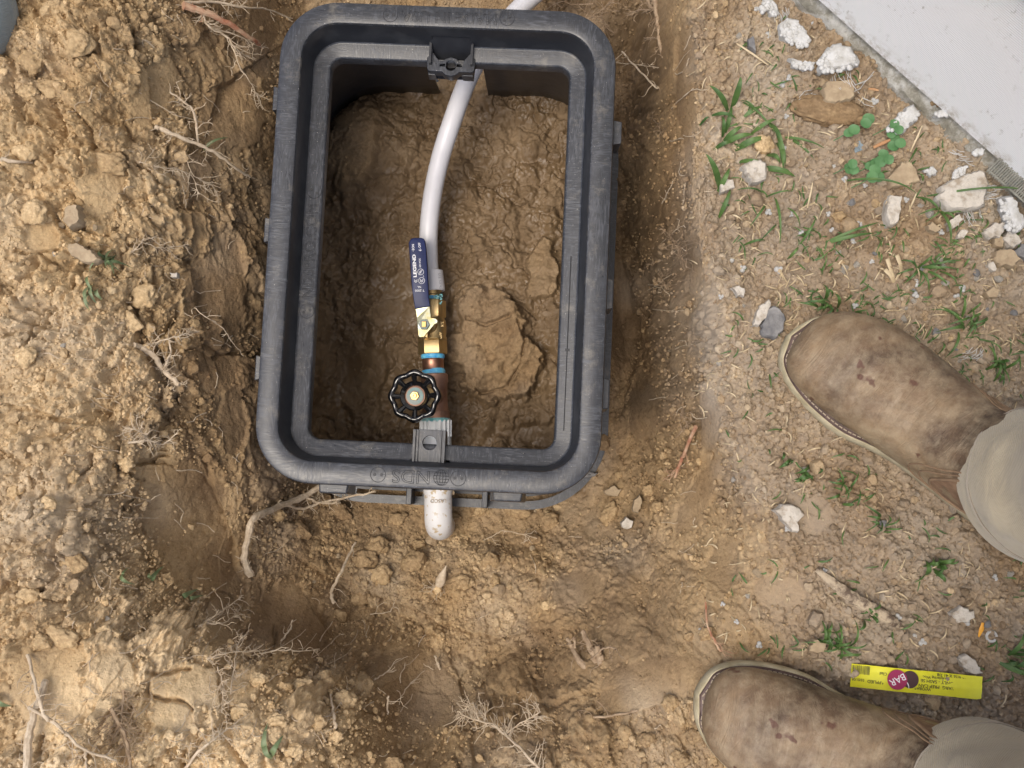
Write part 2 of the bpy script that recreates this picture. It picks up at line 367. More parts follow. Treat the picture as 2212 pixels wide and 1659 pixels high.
def bil(x, y, XA, YA, Z):
    x = np.clip(x, XA[0], XA[-1] - 1e-9); y = np.clip(y, YA[0], YA[-1] - 1e-9)
    i = np.clip(np.searchsorted(XA, x, side='right') - 1, 0, len(XA) - 2); j = np.clip(np.searchsorted(YA, y, side='right') - 1, 0, len(YA) - 2)
    fx = (x - XA[i]) / (XA[i + 1] - XA[i]); fy = (y - YA[j]) / (YA[j + 1] - YA[j])
    return (Z[j, i] * (1 - fx) + Z[j, i + 1] * fx) * (1 - fy) + (Z[j + 1, i] * (1 - fx) + Z[j + 1, i + 1] * fx) * fy
near = (np.abs(gx) < 1.9) & (np.abs(gy) < 1.9)
H0 = np.where(near, bil(gx, gy, cx_[1:-1], cy_[1:-1], cm), .01)
U, V_ = proj(gx, gy, np.minimum(H0, .3)); U = np.where(near, U, -9999 * np.sign(-gx)); V_ = np.where(near, V_, 5000)
wob = fbm(gx, gy, .05, 3, 5, .6) * 44
def blob(cx, cy, rx, ry, rot=0, soft=.35):
    c, s = math.cos(R_(rot)), math.sin(R_(rot)); x = U - cx; y = V_ - cy
    d = np.sqrt(((x * c + y * s) / rx) ** 2 + ((-x * s + y * c) / ry) ** 2) + wob / max(rx, ry)
    return np.clip((1 - d) / soft + .5, 0, 1)
def anyof(L, soft=None):
    r = np.zeros_like(gx)
    for a in L: r = np.maximum(r, blob(*a) if soft is None else blob(*(list(a) + [0] * (5 - len(a)) + [soft])))
    return r
smooth = anyof([(520, 240, 55, 90, 0), (470, 260, 45, 60), (450, 600, 50, 80, 20), (500, 610, 30, 90), (470, 800, 35, 60), (500, 900, 28, 70), (400, 1100, 85, 110, -10), (470, 1190, 45, 90, -10),
                (350, 1010, 60, 45), (640, 1340, 60, 90, -40), (450, 1480, 110, 50, 0), (220, 420, 50, 45), (330, 200, 50, 90, 20), (1480, 200, 22, 160), (1492, 560, 22, 70, 0), (1530, 900, 24, 70), (1500, 1080, 30, 90, 30),
                (1250, 1270, 60, 40), (1400, 1480, 120, 50, -20), (100, 1500, 90, 90), (230, 1480, 60, 80), (1560, 1230, 40, 60), (900, 1480, 120, 60, 30), (560, 90, 30, 80), (1340, 700, 30, 120), (1390, 880, 30, 80),
                (1680, 1280, 60, 40), (1750, 1120, 60, 40), (100, 520, 30, 40), (250, 380, 45, 60, 30), (420, 380, 30, 50), (400, 1190, 60, 80, -20), (480, 1340, 40, 70), (130, 1420, 60, 50), (620, 1360, 90, 40, 15), (370, 1545, 60, 40)], .14)
BOXC = (-.092, .2485); BOXA = -.0459; cb, sb = math.cos(BOXA), math.sin(BOXA)
bx = (gx - BOXC[0]) * cb + (gy - BOXC[1]) * sb; by = -(gx - BOXC[0]) * sb + (gy - BOXC[1]) * cb
inbox = np.clip((.185 - np.abs(bx)) / .01, 0, 1) * np.clip((.262 - np.abs(by)) / .01, 0, 1)
wob0 = wob; wob = wob + fbm(gx, gy, .016, 5, 3) * 22
lump = blob(1070, 745, 90, 120, -20, .12) * inbox
lump2 = blob(1170, 600, 30, 70, 10, .2) * inbox
lump3 = blob(745, 320, 60, 90, 20, .3) * inbox
wob = wob0
wettrench = anyof([(1370, 110, 75, 150), (1260, -10, 140, 40)])
wet = np.maximum(inbox * (1 - .85 * np.maximum(lump, lump3 * .8)) * (1 - .5 * lump2), wettrench * .75)
ridge = blob(1050, 1290, 190, 110, 5, .25)
plateau = anyof([(1000, 1270, 330, 120, 3), (1200, 1280, 160, 90, -25), (640, 1180, 110, 110)])
left = np.clip((430 - U + wob * 1.2 - np.clip(V_ - 1000, 0, 600) * -.30) / 90, 0, 1); leftness = left
right = np.clip((U - 1490 + wob * 1.1 + fbm(gx, gy, .16, 8, 3) * 50 - np.clip(V_ - 930, 0, 700) * .26) / (40 + np.clip(V_ - 850, 0, 700) * .3), 0, 1)
lowleft = blob(430, 1580, 380, 190, 0, .4)
lowright = blob(1450, 1620, 250, 150, 0, .4)
loose = np.clip(np.maximum.reduce([left * .95, right * .8, lowleft, lowright * .9, plateau * .85]) + .34, 0, 1) * (1 - .9 * smooth)
_hy, _hx = np.gradient(H0, ax_y, ax_x); _hx = np.clip(np.where(near, _hx, 0), -6, 6); _hy = np.clip(np.where(near, _hy, 0), -6, 6); _cx = np.clip(_hx, -1.7, 1.7); _cy = np.clip(_hy, -1.5, 1.5) * .6
def arc(h, A, axis_, c0):
    d = np.gradient(A); d = d[None, :] if axis_ == 1 else d[:, None]; cs = np.cumsum(np.sqrt(1 + h * h) * d, axis=axis_)
    i0 = int(np.searchsorted(A, c0)); return cs - (cs[:, i0:i0 + 1] if axis_ == 1 else cs[i0:i0 + 1, :])
def runmean(Z, w_, axis_):
    pad = [(0, 0), (0, 0)]; pad[axis_] = (w_ + 1, w_); c = np.cumsum(np.pad(np.abs(Z), pad, mode='edge'), axis=axis_)
    return (c[2 * w_ + 1:, :] - c[:-2 * w_ - 1, :]) / (2 * w_ + 1) if axis_ == 0 else (c[:, 2 * w_ + 1:] - c[:, :-2 * w_ - 1]) / (2 * w_ + 1)
_cx = runmean(runmean(_cx, 230, 0), 230, 0); _cy = _cy * 0
NX = arc(_cx, ax_x, 1, -.09); NY = arc(_cy, ax_y, 0, .25)
slope = np.sqrt(1 + _hx ** 2 + _hy ** 2)
H = H0.copy()
steep = np.clip(-H0 / .1, 0, 1); cell = np.maximum(np.gradient(ax_x)[None, :], np.gradient(ax_y)[:, None]); fine_ = np.clip((.012 / cell - 2) / 2, 0, 1)
H += fbm(NX, NY, .10, 11, 3) * .012 * (1 - inbox)
H += fine_ * fbm(NX, NY, .035, 21, 4) * (.007 * (1 - .88 * smooth) * (1 - inbox) + .004 * inbox)
# slumped scarps: stretched ridges down the walls, spade marks
rw = 1 - np.abs(fbm(NX * .9 + NY * .3, NY * .8, .06, 31, 4)) * 2
H -= fine_ * np.clip(rw - .72, 0, 1) * .045 * (1 - smooth) * (1 - inbox) * np.clip(.25 + leftness + lowleft, 0, 1) * (1 - .7 * right)
rw2 = 1 - np.abs(fbm(NX, NY, .028, 33, 3)) * 2
H -= fine_ * np.clip(rw2 - .8, 0, 1) * .012 * (1 - .8 * smooth) * (1 - inbox) * (1 - right) * (1 - .8 * plateau)
gro = fbm(NX * 1.0 + NY * .35, NY * .12 - NX * .05, .012, 41, 3)
def plates(x, y, c, seed):
    X = x / c; Y = y / c; ix = np.floor(X); iy = np.floor(Y); b1 = np.full_like(x, 9.); h = np.zeros_like(x)
    for dx in (-1, 0, 1):
        for dy in (-1, 0, 1):
            jx = ix + dx; jy = iy + dy; ux = X - jx - hsh(jx, jy, seed); uy = Y - jy - hsh(jx, jy, seed + 1); d = ux * ux + uy * uy
            hh = (hsh(jx, jy, seed + 2) - .5) + ux * (hsh(jx, jy, seed + 3) - .5) * 1.6 + uy * (hsh(jx, jy, seed + 4) - .5) * 1.6
            m_ = d < b1; h = np.where(m_, hh, h); b1 = np.where(m_, d, b1)
    return h
pw1 = fbm(NX, NY, .03, 501, 4) * .016; pw2 = fbm(NX, NY, .03, 507, 4) * .016
chunky = np.clip(leftness * 1.0 + anyof([(420, 600, 160, 620), (640, 1540, 260, 130), (1050, 1560, 420, 120)]) * .75, 0, 1) * (1 - inbox) * (1 - right)
H += fine_ * plates(NX + pw1, NY + pw2, .055, 511) * .013 * chunky * (1 - .6 * smooth) + plates(NX + pw2, NY + pw1, .024, 521) * .008 * chunky * (1 - .8 * smooth)
H += plates(NX + pw1, NY + pw2, .04, 531) * .005 * right * (1 - .5 * smooth)
def sdist(poly, sgn_):
    best = np.full(gx.shape, 1e9); side = np.ones(gx.shape)
    for (x0, y0), (x1, y1) in zip(poly[:-1], poly[1:]):
        dx, dy = x1 - x0, y1 - y0; L2 = dx * dx + dy * dy; t = np.clip(((U - x0) * dx + (V_ - y0) * dy) / L2, 0, 1)
        ex = U - x0 - t * dx; ey = V_ - y0 - t * dy; d = np.hypot(ex, ey); m_ = d < best; best = np.where(m_, d, best); side = np.where(m_, np.sign(dx * ey - dy * ex), side)
    return best, side * sgn_
ej = fbm(NX, NY, .018, 541, 4) * 16
SC = [([(667, 1216), (716, 1247), (751, 1278), (804, 1313)], 1, .020, 55), ([(826, 1295), (856, 1313), (914, 1352)], 1, .016, 50), ([(925, 1325), (1023, 1361), (1089, 1372), (1165, 1364)], 1, .017, 50),
      ([(273, 51), (289, 102), (312, 156), (324, 234)], -1, .022, 45), ([(465, 219), (473, 188), (508, 164)], 1, .014, 50), ([(234, 250), (273, 258), (289, 289), (383, 305)], 1, .016, 30),
      ([(406, 461), (402, 547), (422, 645)], -1, .016, 55), ([(279, 676), (283, 740), (304, 769), (326, 812), (358, 837)], -1, .028, 45), ([(344, 852), (347, 912), (333, 984)], -1, .020, 40),
      ([(426, 927), (440, 962), (465, 1005), (476, 1098)], 1, .014, 60), ([(297, 1041), (290, 1098), (304, 1134)], -1, .024, 50), ([(444, 733), (483, 762), (558, 751)], 1, .012, 30),
      ([(489, 1125), (506, 1171), (537, 1247), (548, 1342)], 1, .022, 55), ([(304, 1150), (349, 1220), (419, 1289), (454, 1359), (468, 1464)], -1, .024, 50), ([(750, 1400), (790, 1450), (800, 1500), (770, 1550)], -1, .022, 45),
      ([(1377, 372), (1382, 435), (1376, 500)], 1, .008, 20), ([(1372, 549), (1398, 612), (1398, 685), (1377, 763), (1351, 867)], 1, .012, 26), ([(1435, 539), (1442, 633), (1445, 737), (1450, 778)], 1, .014, 30),
      ([(1487, 580), (1487, 685), (1482, 778)], 1, .010, 24), ([(1508, 883), (1508, 997), (1502, 1080)], 1, .010, 40), ([(60, 880), (150, 900), (230, 870)], 1, .014, 40), ([(60, 700), (130, 720), (150, 640)], -1, .014, 40),
      ([(340, 1359), (372, 1376), (400, 1400)], -1, .012, 20), ([(120, 210), (150, 300), (110, 350)], 1, .012, 30), ([(1100, 1500), (1180, 1520), (1260, 1500)], 1, .01, 40), ([(980, 1450), (1010, 1530), (1020, 1640)], -1, .009, 30), ([(1150, 1470), (1190, 1560), (1200, 1650)], -1, .008, 30),
      ([(830, 330), (1000, 330)], 1, .0, 1)]
for pl_, sg, A_, L_s in SC:
    d_, sd2_ = sdist(pl_, sg); d_ = d_ * sd2_ + ej * .6; H -= np.where(d_ > 0, A_ * np.exp(-d_ / L_s) * np.clip(d_ / 4, 0, 1), 0) * (1 - inbox)
crs = random.Random(12)
for _ in range(34):
    x0, y0 = (crs.uniform(20, 430), crs.uniform(40, 1500)) if crs.random() < .7 else (crs.uniform(60, 760), crs.uniform(1300, 1640)); a_ = crs.uniform(0, 6.28); pl_ = [(x0, y0)]
    for k in range(4): a_ += crs.uniform(-.9, .9); pl_.append((pl_[-1][0] + 24 * math.cos(a_), pl_[-1][1] + 24 * math.sin(a_)))
    d_, _s = sdist(pl_, 1); H -= crs.uniform(.006, .016) * np.exp(-((d_ + ej * .35) / 3.2) ** 2)
for pl_ in ([(1010, 690), (1050, 705), (1100, 690)], [(1120, 700), (1135, 740), (1125, 790), (1100, 830)], [(1000, 820), (1040, 850), (1090, 840)], [(1080, 640), (1130, 660), (1160, 690)]):
    d_, _s = sdist(pl_, 1); H -= .010 * np.exp(-((d_ + ej * .35) / 3.0) ** 2)
trench = anyof([(1400, 500, 80, 420), (1400, 900, 90, 200), (500, 700, 80, 500), (1050, 1500, 300, 90, 20)]) * (1 - plateau)
H += gro * .0035 * trench * (1 - smooth * .5) + fbm(NX * .3 + NY * .8, NX, .006, 43, 2) * .0007 * smooth
warp = fbm(NX, NY, .012, 51, 3) * .004; warp2 = fbm(NX, NY, .012, 57, 3) * .004
tone = np.zeros_like(NX)
for c, sd_, am, dn in ((.046, 61, .36, .28), (.024, 71, .5, .34), (.0135, 81, .75, .55), (.0075, 91, .95, .8), (.0045, 101, .95, .85)):
    b, idn = balls(NX + warp * min(1, c / .012), NY + warp2 * min(1, c / .012), c, sd_, dn)
    big = 1. if c < .03 else np.clip(leftness + lowleft * .6, 0, 1)
    if c > .015: big = big * (1 - .6 * right)
    am = am * (1 + .45 * right) if c < .01 else am
    am_ = am * (loose * (1 - inbox) * big) if c > .01 else am * ((.10 + .9 * loose) * (1 - inbox) * (1 - .85 * smooth))
    am_ = am_ * np.clip((c / cell - 2) / 2, 0, 1)
    H += b * am_; tone += np.where(b > 0, (idn - .5) * .26, -.08) * loose * (c / .012 if c < .012 else 1) * .6 * (1 - inbox)
# mud: rounded blisters, folds and drag marks
for c, sd_, am in ((.045, 155, .30), (.026, 161, .30), (.015, 171, .32), (.009, 181, .30), (.0055, 191, .34)):
    b, idn = balls(NX + warp * 1.5, NY + warp2 * 1.5, c, sd_, .75); H += b * am * wet * (.35 + .65 * np.clip(fbm(NX, NY, .05, sd_, 2) + .5, 0, 1))
H += fbm(NX, NY, .03, 203, 5, .6) * .010 * wet + fbm(NX, NY, .012, 201, 2) * .004 * wet - np.clip(np.abs(fbm(NX, NY, .03, 207, 3)) * -14 + 1, 0, 1) * .004 * wet
H += (lump * (np.clip((U - 930) / 200, .15, 1) * .024 + fbm(NX, NY, .022, 211, 4) * .016) + lump2 * .012 + lump3 * .014)
H += (lump + lump3) * (balls(NX, NY, .006, 221, .7)[0] * .6)
pool = anyof([(790, 800, 60, 60), (1150, 940, 60, 25), (870, 660, 50, 60)]) * inbox * .7
H = H * (1 - pool) + (H0 - .006) * pool
# edge of the loose pile below the box drops to the cleaner cut
H += .016 * ridge
H += np.where(near, 0, fbm(NX, NY, .6, 301, 4) * .03)
depth = np.clip(-H0 / .28, 0, 1)
dry = .52 + .33 * leftness + .40 * lowleft - .05 * right - .15 * smooth + .13 * plateau - .05 * depth * (1 - plateau * .8) + tone + fbm(NX, NY, .16, 401, 3) * .16 + fbm(NX, NY, .02, 411, 3) * .10 + lowright * .12
dry -= .12 * anyof([(1400, 450, 90, 420), (1440, 850, 30, 120)]) + .08 * lump
dry = np.where(near, np.clip(dry, .04, 1), .6)
grey = np.clip(np.maximum.reduce([right * .28, anyof([(100, 1150, 160, 120, 0, 1.2), (150, 760, 120, 120, 0, 1.2)]) * .2, blob(1050, 1280, 300, 90, 0, 1.) * .15]) + fbm(NX, NY, .08, 421, 3) * .3, 0, 1)
grey = np.maximum(grey, anyof([(1445, 640, 14, 60), (1450, 800, 12, 40), (1465, 130, 10, 30)]) * .0)
ny, nx = gx.shape
_D = np.clip(H - H0, -.02, .02); k_s = np.clip((slope - 1.15) / .8, 0, 1); tx = -_hx / slope; ty = -_hy / slope
VV = np.stack([gx + tx * _D * k_s * .7, gy + ty * _D * k_s * .7, H - _D * k_s * (1 - 1 / slope)], -1).reshape(-1, 3)
H = H - _D * k_s * (1 - 1 / slope)
idx = np.arange(nx * ny).reshape(ny, nx)
FF = np.stack([idx[:-1, :-1], idx[:-1, 1:], idx[1:, 1:], idx[1:, :-1]], -1).reshape(-1, 4)
ground = bigmesh('ground', VV, FF, 'soil', {'dry': dry, 'wet': wet, 'grey': grey}); tag(ground, kind='structure', label='dug tan and brown clay soil around a pit')
def hz(x, y): return float(bil(np.array([x]), np.array([y]), ax_x, ax_y, H)[0])
def G(u, v, off=0.):
    z = 0.
    for _ in range(14):
        p = C(u, v, z + off); z = .5 * z + .5 * hz(p.x, p.y)
    p = C(u, v, z + off); return p
def gz(A, XA=ax_x, YA=ax_y):
    return lambda x, y: bil(x, y, XA, YA, A)

# ------------------------------------------------------------------ valve box
box = thing('valve_box', 'open black plastic utility valve box set in the dug pit, scuffed rounded rim', 'valve box', (BOXC[0], BOXC[1], 0), BOXA)
HX, HY, RC = .1757, .252, .060
SX = [-.06, -.031, .031, .06]; SYs = [-.13, -.02, .05, .13]
def rring(ins, z, hx=HX, hy=HY, rc=RC, nc=12):
    x = hx - ins; y = hy - ins; r = max(rc - ins, .006); P = []
    for cx, cy, a0 in ((x - r, y - r, 0), (-(x - r), y - r, 90), (-(x - r), -(y - r), 180), (x - r, -(y - r), 270)):
        for k in range(nc + 1):
            a = R_(a0 + 90 * k / nc); P.append((cx + r * math.cos(a), cy + r * math.sin(a), z))
        if a0 == 0: P += [(q, y, z) for q in reversed(SX)]
        if a0 == 90: P += [(-x, q, z) for q in reversed(SYs)]
        if a0 == 180: P += [(q, -y, z) for q in SX]
        if a0 == 270: P += [(x, q, z) for q in SYs]
    return P
def sweep(prof, name, m, parent, omit=None, bevel=0, solid=0, **kw):
    rings = [rring(i, z, **kw) for i, z in prof]; n = len(rings[0]); V = [p for r in rings for p in r]; F = []
    for i in range(len(rings) - 1):
        for j in range(n):
            f = (i * n + j, i * n + (j + 1) % n, (i + 1) * n + (j + 1) % n, (i + 1) * n + j)
            c = [sum(V[q][k] for q in f) / 4 for k in range(3)]
            if omit and omit(c, i): continue
            F.append(f)
    o = mesh(name, V, F, m, parent, world=False)
    try: o.data.set_sharp_from_angle(angle=R_(40))
    except Exception: pass
    if solid: q = o.modifiers.new('s', 'SOLIDIFY'); q.thickness = solid; q.offset = 0
    return o
b_ = .0022
PX0, PX1 = -.0197, .0213                                   # pocket in the far side
SX = [-.06, -.031, PX0, PX1, .031, .06]
NPROF = [(.012, -.030), (.002, -.029), (.0, -.027), (.0, -.0035), (.0010, -.0010), (.0035, 0), (.0205, .0), (.0225, -.0008), (.0236, -.003)]
IPROF = [(.0236, -.003), (.0262, -.018), (.0288, -.0362), (.0296, -.0372), (.0310, -.0376), (.0445, -.0376), (.0462, -.0384), (.0470, -.0400), (.0472, -.0530), (.0455, -.0545), (.030, -.0545), (.012, -.046), (.012, -.030)]
def in_pocket(c, i): return c[1] > 0 and PX0 < c[0] < PX1 and (-.0376 < c[2] < -.0185 or (c[2] > -.038 and c[2] < -.037))
def in_slot(c, i): return c[1] < 0 and PX0 + .0 < c[0] < PX1 and -.0376 < c[2] < -.0275
rim = sweep(NPROF, 'rim', 'plastic', box)
step = sweep(IPROF[:3], 'lid_seat_wall', 'plastic_step', box, omit=lambda c, i: in_pocket(c, i) or in_slot(c, i))
ledge = sweep(IPROF[2:], 'ledge', 'plastic2', box, omit=lambda c, i: in_pocket(c, i) or in_slot(c, i))
wprof = [(.030, -.052), (.027, -.10), (.022, -.16), (.014, -.22), (.006, -.274)]
def gap(c, i): return abs(c[0] - .004) < .034 and abs(c[1]) > .1 and c[2] < -.12
wall_ = sweep(wprof, 'wall', 'plastic_in', box, omit=gap, solid=.0035, hx=.184, hy=.2585, rc=.092)
# perforated foot ring: outer strip, webs and an inner strip leave slots
BH = dict(hx=.2005, hy=.2735, rc=.102)
fl = MB()
foot = sweep([(.0105, -.272), (.0, -.272), (.0, -.2765), (.0105, -.2765), (.0105, -.272)], 'foot_ring', 'plastic2', box, **BH)
inner = sweep([(.020, -.2725), (.0165, -.2725), (.0165, -.276), (.020, -.276), (.020, -.2725)], 'foot_ring_inner', 'plastic_in', box, **BH)
rg = rring(.0128, -.2742, **BH); L = [0.]
for i in range(len(rg)): L.append(L[-1] + (Vector(rg[(i + 1) % len(rg)]) - Vector(rg[i])).length)
nw = 18
for k in range(nw):
    t = (k + .37) / nw * L[-1]; i = max(j for j in range(len(rg)) if L[j] <= t); a = Vector(rg[i]); b = Vector(rg[(i + 1) % len(rg)])
    p = a + (b - a) * ((t - L[i]) / max(1e-6, L[i + 1] - L[i])); d = (b - a).normalized()
    web = MB(); web.box(p, (.0042, .0042, .0019), math.atan2(d.y, d.x)); web.build('foot_web', 'plastic2', box, False, world=False)
# outer tabs and gussets below the rim
for x, y, hx, hy, z0, z1 in ((-.1768, .148, .0045, .013, -.008, -.030), (-.1768, .008, .0045, .013, -.008, -.030), (-.1768, -.136, .0045, .013, -.008, -.030), (.179, .128, .006, .0135, -.014, -.045), (.179, -.04, .0045, .017, -.03, -.06), (.179, -.145, .0045, .017, -.03, -.06)):
    g = MB(); g.loft([[(x - hx, y - hy, z1), (x + hx * .7, y - hy, z1), (x + hx * .7, y + hy, z1), (x - hx, y + hy, z1)], [(x - hx, y - hy, z0), (x + hx, y - hy + .002, z0), (x + hx, y + hy - .002, z0), (x - hx, y + hy, z0)]])
    g.build('rim_tab', 'plastic', box, False, world=False, bevel=.001)
for x in (-.096, .083):
    g = MB(); y = -HY
    g.loft([[(x - .019, y + .012, -.052), (x + .019, y + .012, -.052), (x + .019, y - .0095, -.052), (x - .019, y - .0095, -.052)], [(x - .017, y + .012, -.022), (x + .017, y + .012, -.022), (x + .014, y - .0085, -.022), (x - .014, y - .0085, -.022)]])
    g.build('rim_gusset', 'plastic', box, False, world=False, bevel=.0015)
for x in (-.040, .052):
    g = MB(); g.box((x, -.262, -.255), (.0035, .011, .020)); g.build('foot_rib', 'plastic', box, False, world=False, bevel=.001)
# far side: recessed pocket, latch keeper with a hole
pk = MB(); pk.loft([[(PX0 - .002, HY - .022, -.016), (PX1 + .002, HY - .022, -.016), (PX1 + .002, HY - .019, -.016), (PX0 - .002, HY - .019, -.016)], [(PX0 - .002, HY - .052, -.075), (PX1 + .002, HY - .052, -.075), (PX1 + .002, HY - .049, -.075), (PX0 - .002, HY - .049, -.075)]])
for x in (PX0 - .0018, PX1 + .0018): pk.box((x, HY - .037, -.052), (.0012, .014, .022))
pk.build('latch_pocket', 'plastic_in', box, world=False)
kx = (PX0 + PX1) / 2; yk = HY - .0472
hole = circ(kx, yk - .0035, .0062, 20)
slotL = [(kx - .0125, yk - .0052), (kx - .0055, yk - .0052), (kx - .0055, yk - .0018), (kx - .0125, yk - .0018)]
slotR = [(2 * kx - x, y) for x, y in slotL][::-1]
outl = [(kx - .0255, yk + .004), (kx - .0245, yk - .008), (kx - .023, yk - .0095), (kx - .009, yk - .0095), (kx - .006, yk - .0128), (kx, yk - .0145), (kx + .006, yk - .0128), (kx + .009, yk - .0095), (kx + .023, yk - .0095), (kx + .0245, yk - .008), (kx + .0255, yk + .004),
        (kx + .020, yk + .0095), (kx + .0135, yk + .001), (kx + .008, yk + .001), (kx + .0055, yk + .0035), (kx, yk + .0052), (kx - .0055, yk + .0035), (kx - .008, yk + .001), (kx - .0135, yk + .001), (kx - .020, yk + .0095)]
keeper = shape2d('latch_keeper', [outl, hole, slotL, slotR], -.0368, .014, 'plastic', box, .0006)
g = MB(); g.lathe((kx, yk - .0035, -.038), (0, 0, -1), [(0, .0082), (.020, .0072), (.020, .0058), (0, .0062)], 20, caps=False); g.build('keeper_sleeve', 'plastic_in', box, world=False)
for a_ in (((kx - .021, yk - .007, -.054), (.004, .004, .008)), ((kx + .018, yk - .006, -.054), (.006, .005, .008))):
    g = MB(); g.box(*a_); g.build('keeper_lug', 'plastic', box, False, world=False, bevel=.0008)
# near side: lock plate with a round hole
kx2 = -.0010; y0 = -.2262; y1 = -.1908
lock = shape2d('lock_plate', [[(kx2 - .0165, y0), (kx2 + .0165, y0), (kx2 + .0165, y1), (kx2 - .0165, y1)], circ(kx2 + .0005, y0 + .0222, .0077, 28)], -.0335, .004, 'plastic', box, .0004)
g = MB()
for s_ in (-1, 1):
    g.box((kx2 + s_ * .0155, (y0 + y1) / 2, -.0325), (.0013, .0176, .0028)); g.box((kx2 + s_ * .0120, (y0 + y1) / 2, -.0325), (.0008, .0172, .0018))
    g.loft([[(kx2 + s_ * .0168, y0, -.034), (kx2 + s_ * .0195, y0, -.050), (kx2 + s_ * .0195, y0, -.053), (kx2 + s_ * .0168, y0, -.053)], [(kx2 + s_ * .0168, y1, -.034), (kx2 + s_ * .0170, y1, -.050), (kx2 + s_ * .0170, y1, -.053), (kx2 + s_ * .0168, y1, -.053)]])
g.box((kx2, y1 - .001, -.046), (.0165, .0014, .012)); g.build('lock_rib', 'plastic', box, False, world=False, bevel=.0004)
# moulded lettering and round ejector marks
def marks(cx, cy, z, par, r=.0075, rot=0):
    g = MB(); P = [(cx + r * math.cos(a), cy + r * math.sin(a), z) for a in np.linspace(0, 2 * math.pi, 33)]; g.tube(P, .00032, 5)
    for s_ in (-1, 1):
        px = cx + s_ * .0035 * math.cos(rot); py = cy + s_ * .0035 * math.sin(rot)
        g.lathe((px, py, z - .0002), (0, 0, 1), [(0, .0016), (.0008, .0015)], 12)
    g.build('ejector_mark', 'plastic_groove', par, world=False)
yb = -HY + .0125
text('NDS', .0185, (-.0145, yb, .0002), math.pi, 'plastic_groove', box, outline=.00023, xs=1.08)
gl = MB(); gx_, gr_ = .0160, .0078
gl.tube([(gx_ + gr_ * math.cos(a), yb + gr_ * math.sin(a), .0001) for a in np.linspace(0, 6.2832, 33)], .0003, 5)
for k in (-.6, -.2, .2, .6): gl.tube([(gx_ + gr_ * k * math.cos(a), yb + gr_ * math.sin(a), .0001) for a in np.linspace(-1.57, 1.57, 14)], .0003, 4)
for k in (-.6, -.2, .2, .6): gl.tube([(gx_ - gr_ * math.sqrt(1 - k * k), yb + gr_ * k, .0001), (gx_ + gr_ * math.sqrt(1 - k * k), yb + gr_ * k, .0001)], .0003, 4)
gl.build('globe_emblem', 'plastic_groove', box, world=False)
marks(-.048, yb, .0, box); marks(.033, yb, .0, box)
yt = HY - .0125
text('MADE IN USA', .0165, (.0000, yt, .0002), math.pi, 'plastic_groove', box, outline=.00016, xs=1.0)
marks(-.062, yt, .0, box); marks(.060, yt + .001, .0, box, rot=.7)
text('NDSPRO.COM', .0160, (-HX + .0380, -.0065, -.0374), math.pi / 2, 'plastic_groove', box, outline=.00020, xs=1.0)
marks(-HX + .038, .058, -.0376, box, rot=2.6); marks(-HX + .038, -.071, -.0376, box, rot=.4)
gk = MB(); gk.tube([(HX - .0375, .0, -.0374), (HX - .0375, -.185, -.0374)], .0005, 5); gk.box((HX - .0375, -.10, -.0372), (.0022, .0012, .0006)); gk.build('seam_line', 'plastic_groove', box, world=False)

# ------------------------------------------------------------------ water line through the box (one rigid run)
wl0 = C(939, 856, -.222)
wl = thing('water_line', 'white water pipe with brass ball valve and black handwheel valve running through the box', 'water pipe', wl0)
def pz(pts): return [C(u, v, z) for u, v, z in pts]
def spline(P, n=8):
    P = [Vector(p) for p in P]; Q = []
    for i in range(len(P) - 1):
        p0, p1, p2, p3 = P[max(i - 1, 0)], P[i], P[i + 1], P[min(i + 2, len(P) - 1)]
        for k in range(n):
            t = k / n; Q.append(.5 * ((2 * p1) + (-p0 + p2) * t + (2 * p0 - 5 * p1 + 4 * p2 - p3) * t * t + (-p0 + 3 * p1 - 3 * p2 + p3) * t ** 3))
    return Q + [P[-1]]
g = MB(); g.tube(spline(pz([(1290, -130, -.20), (1215, -60, -.195), (1128, 12, -.19), (1068, 80, -.18), (1016, 160, -.165), (973, 273, -.165), (949, 351, -.18), (933, 430, -.20), (926, 500, -.215), (926, 560, -.22), (929, 594, -.22)])), .0113, 24)
g.build('pipe', 'pvc', wl)
def seg(name, m, u0, v0, u1, v1, prof, n=28, z=-.222, z1=None, par=None, ph=0., bevel=0.):
    a = C(u0, v0, z); b = C(u1, v1, z1 if z1 is not None else z); ax = b - a
    g = MB(); g.lathe(a, ax, [(t * ax.length, r) for t, r in prof], n, ref=(0, 0, 1), ph=ph); return g.build(name, m, par or wl, bevel=bevel)
cpl = seg('pipe_coupling', 'pvc', 932, 586, 936, 630, [(0, .0125), (.02, .0140), (.85, .0148), (1, .0140)])
text('U.S. NL24\n3/4 IN', .0048, (0, 0, 0), -math.pi / 2, 'ink', cpl, name='pipe_print', ext=.0001)
bpy.data.objects['pipe_print'].location = Vector(C(945, 607, -.2105)) - wl0
seg('adapter_neck', 'brass', 933, 629, 934, 652, [(0, .0122), (.35, .0122), (.4, .0105), (1, .0105)])
seg('crimp_ring', 'plastic_in', 942, 631, 943, 640, [(0, .0065), (.5, .0085), (1, .0065)])
seg('thread_sealant', 'tape', 934, 641, 934, 650, [(0, .0112), (.4, .0120), (1, .0108)], 22)
sq = MB()
for k in range(26):
    u = 940 + rnd.uniform(-6, 16); v = 646 + rnd.uniform(-7, 30) * rnd.random(); q = Vector(C(u, v, -.2105 - max(0, (u - 945)) * .0006)); a = rnd.uniform(0, 6.28)
    sq.tube([q, q + Vector((math.cos(a) * .003, math.sin(a) * .003, .0006)), q + Vector((math.cos(a + .8) * .005, math.sin(a + .8) * .005, 0))], [.0009, .0013, .0005], 6)
sq.build('sealant_smear', 'teal', wl)
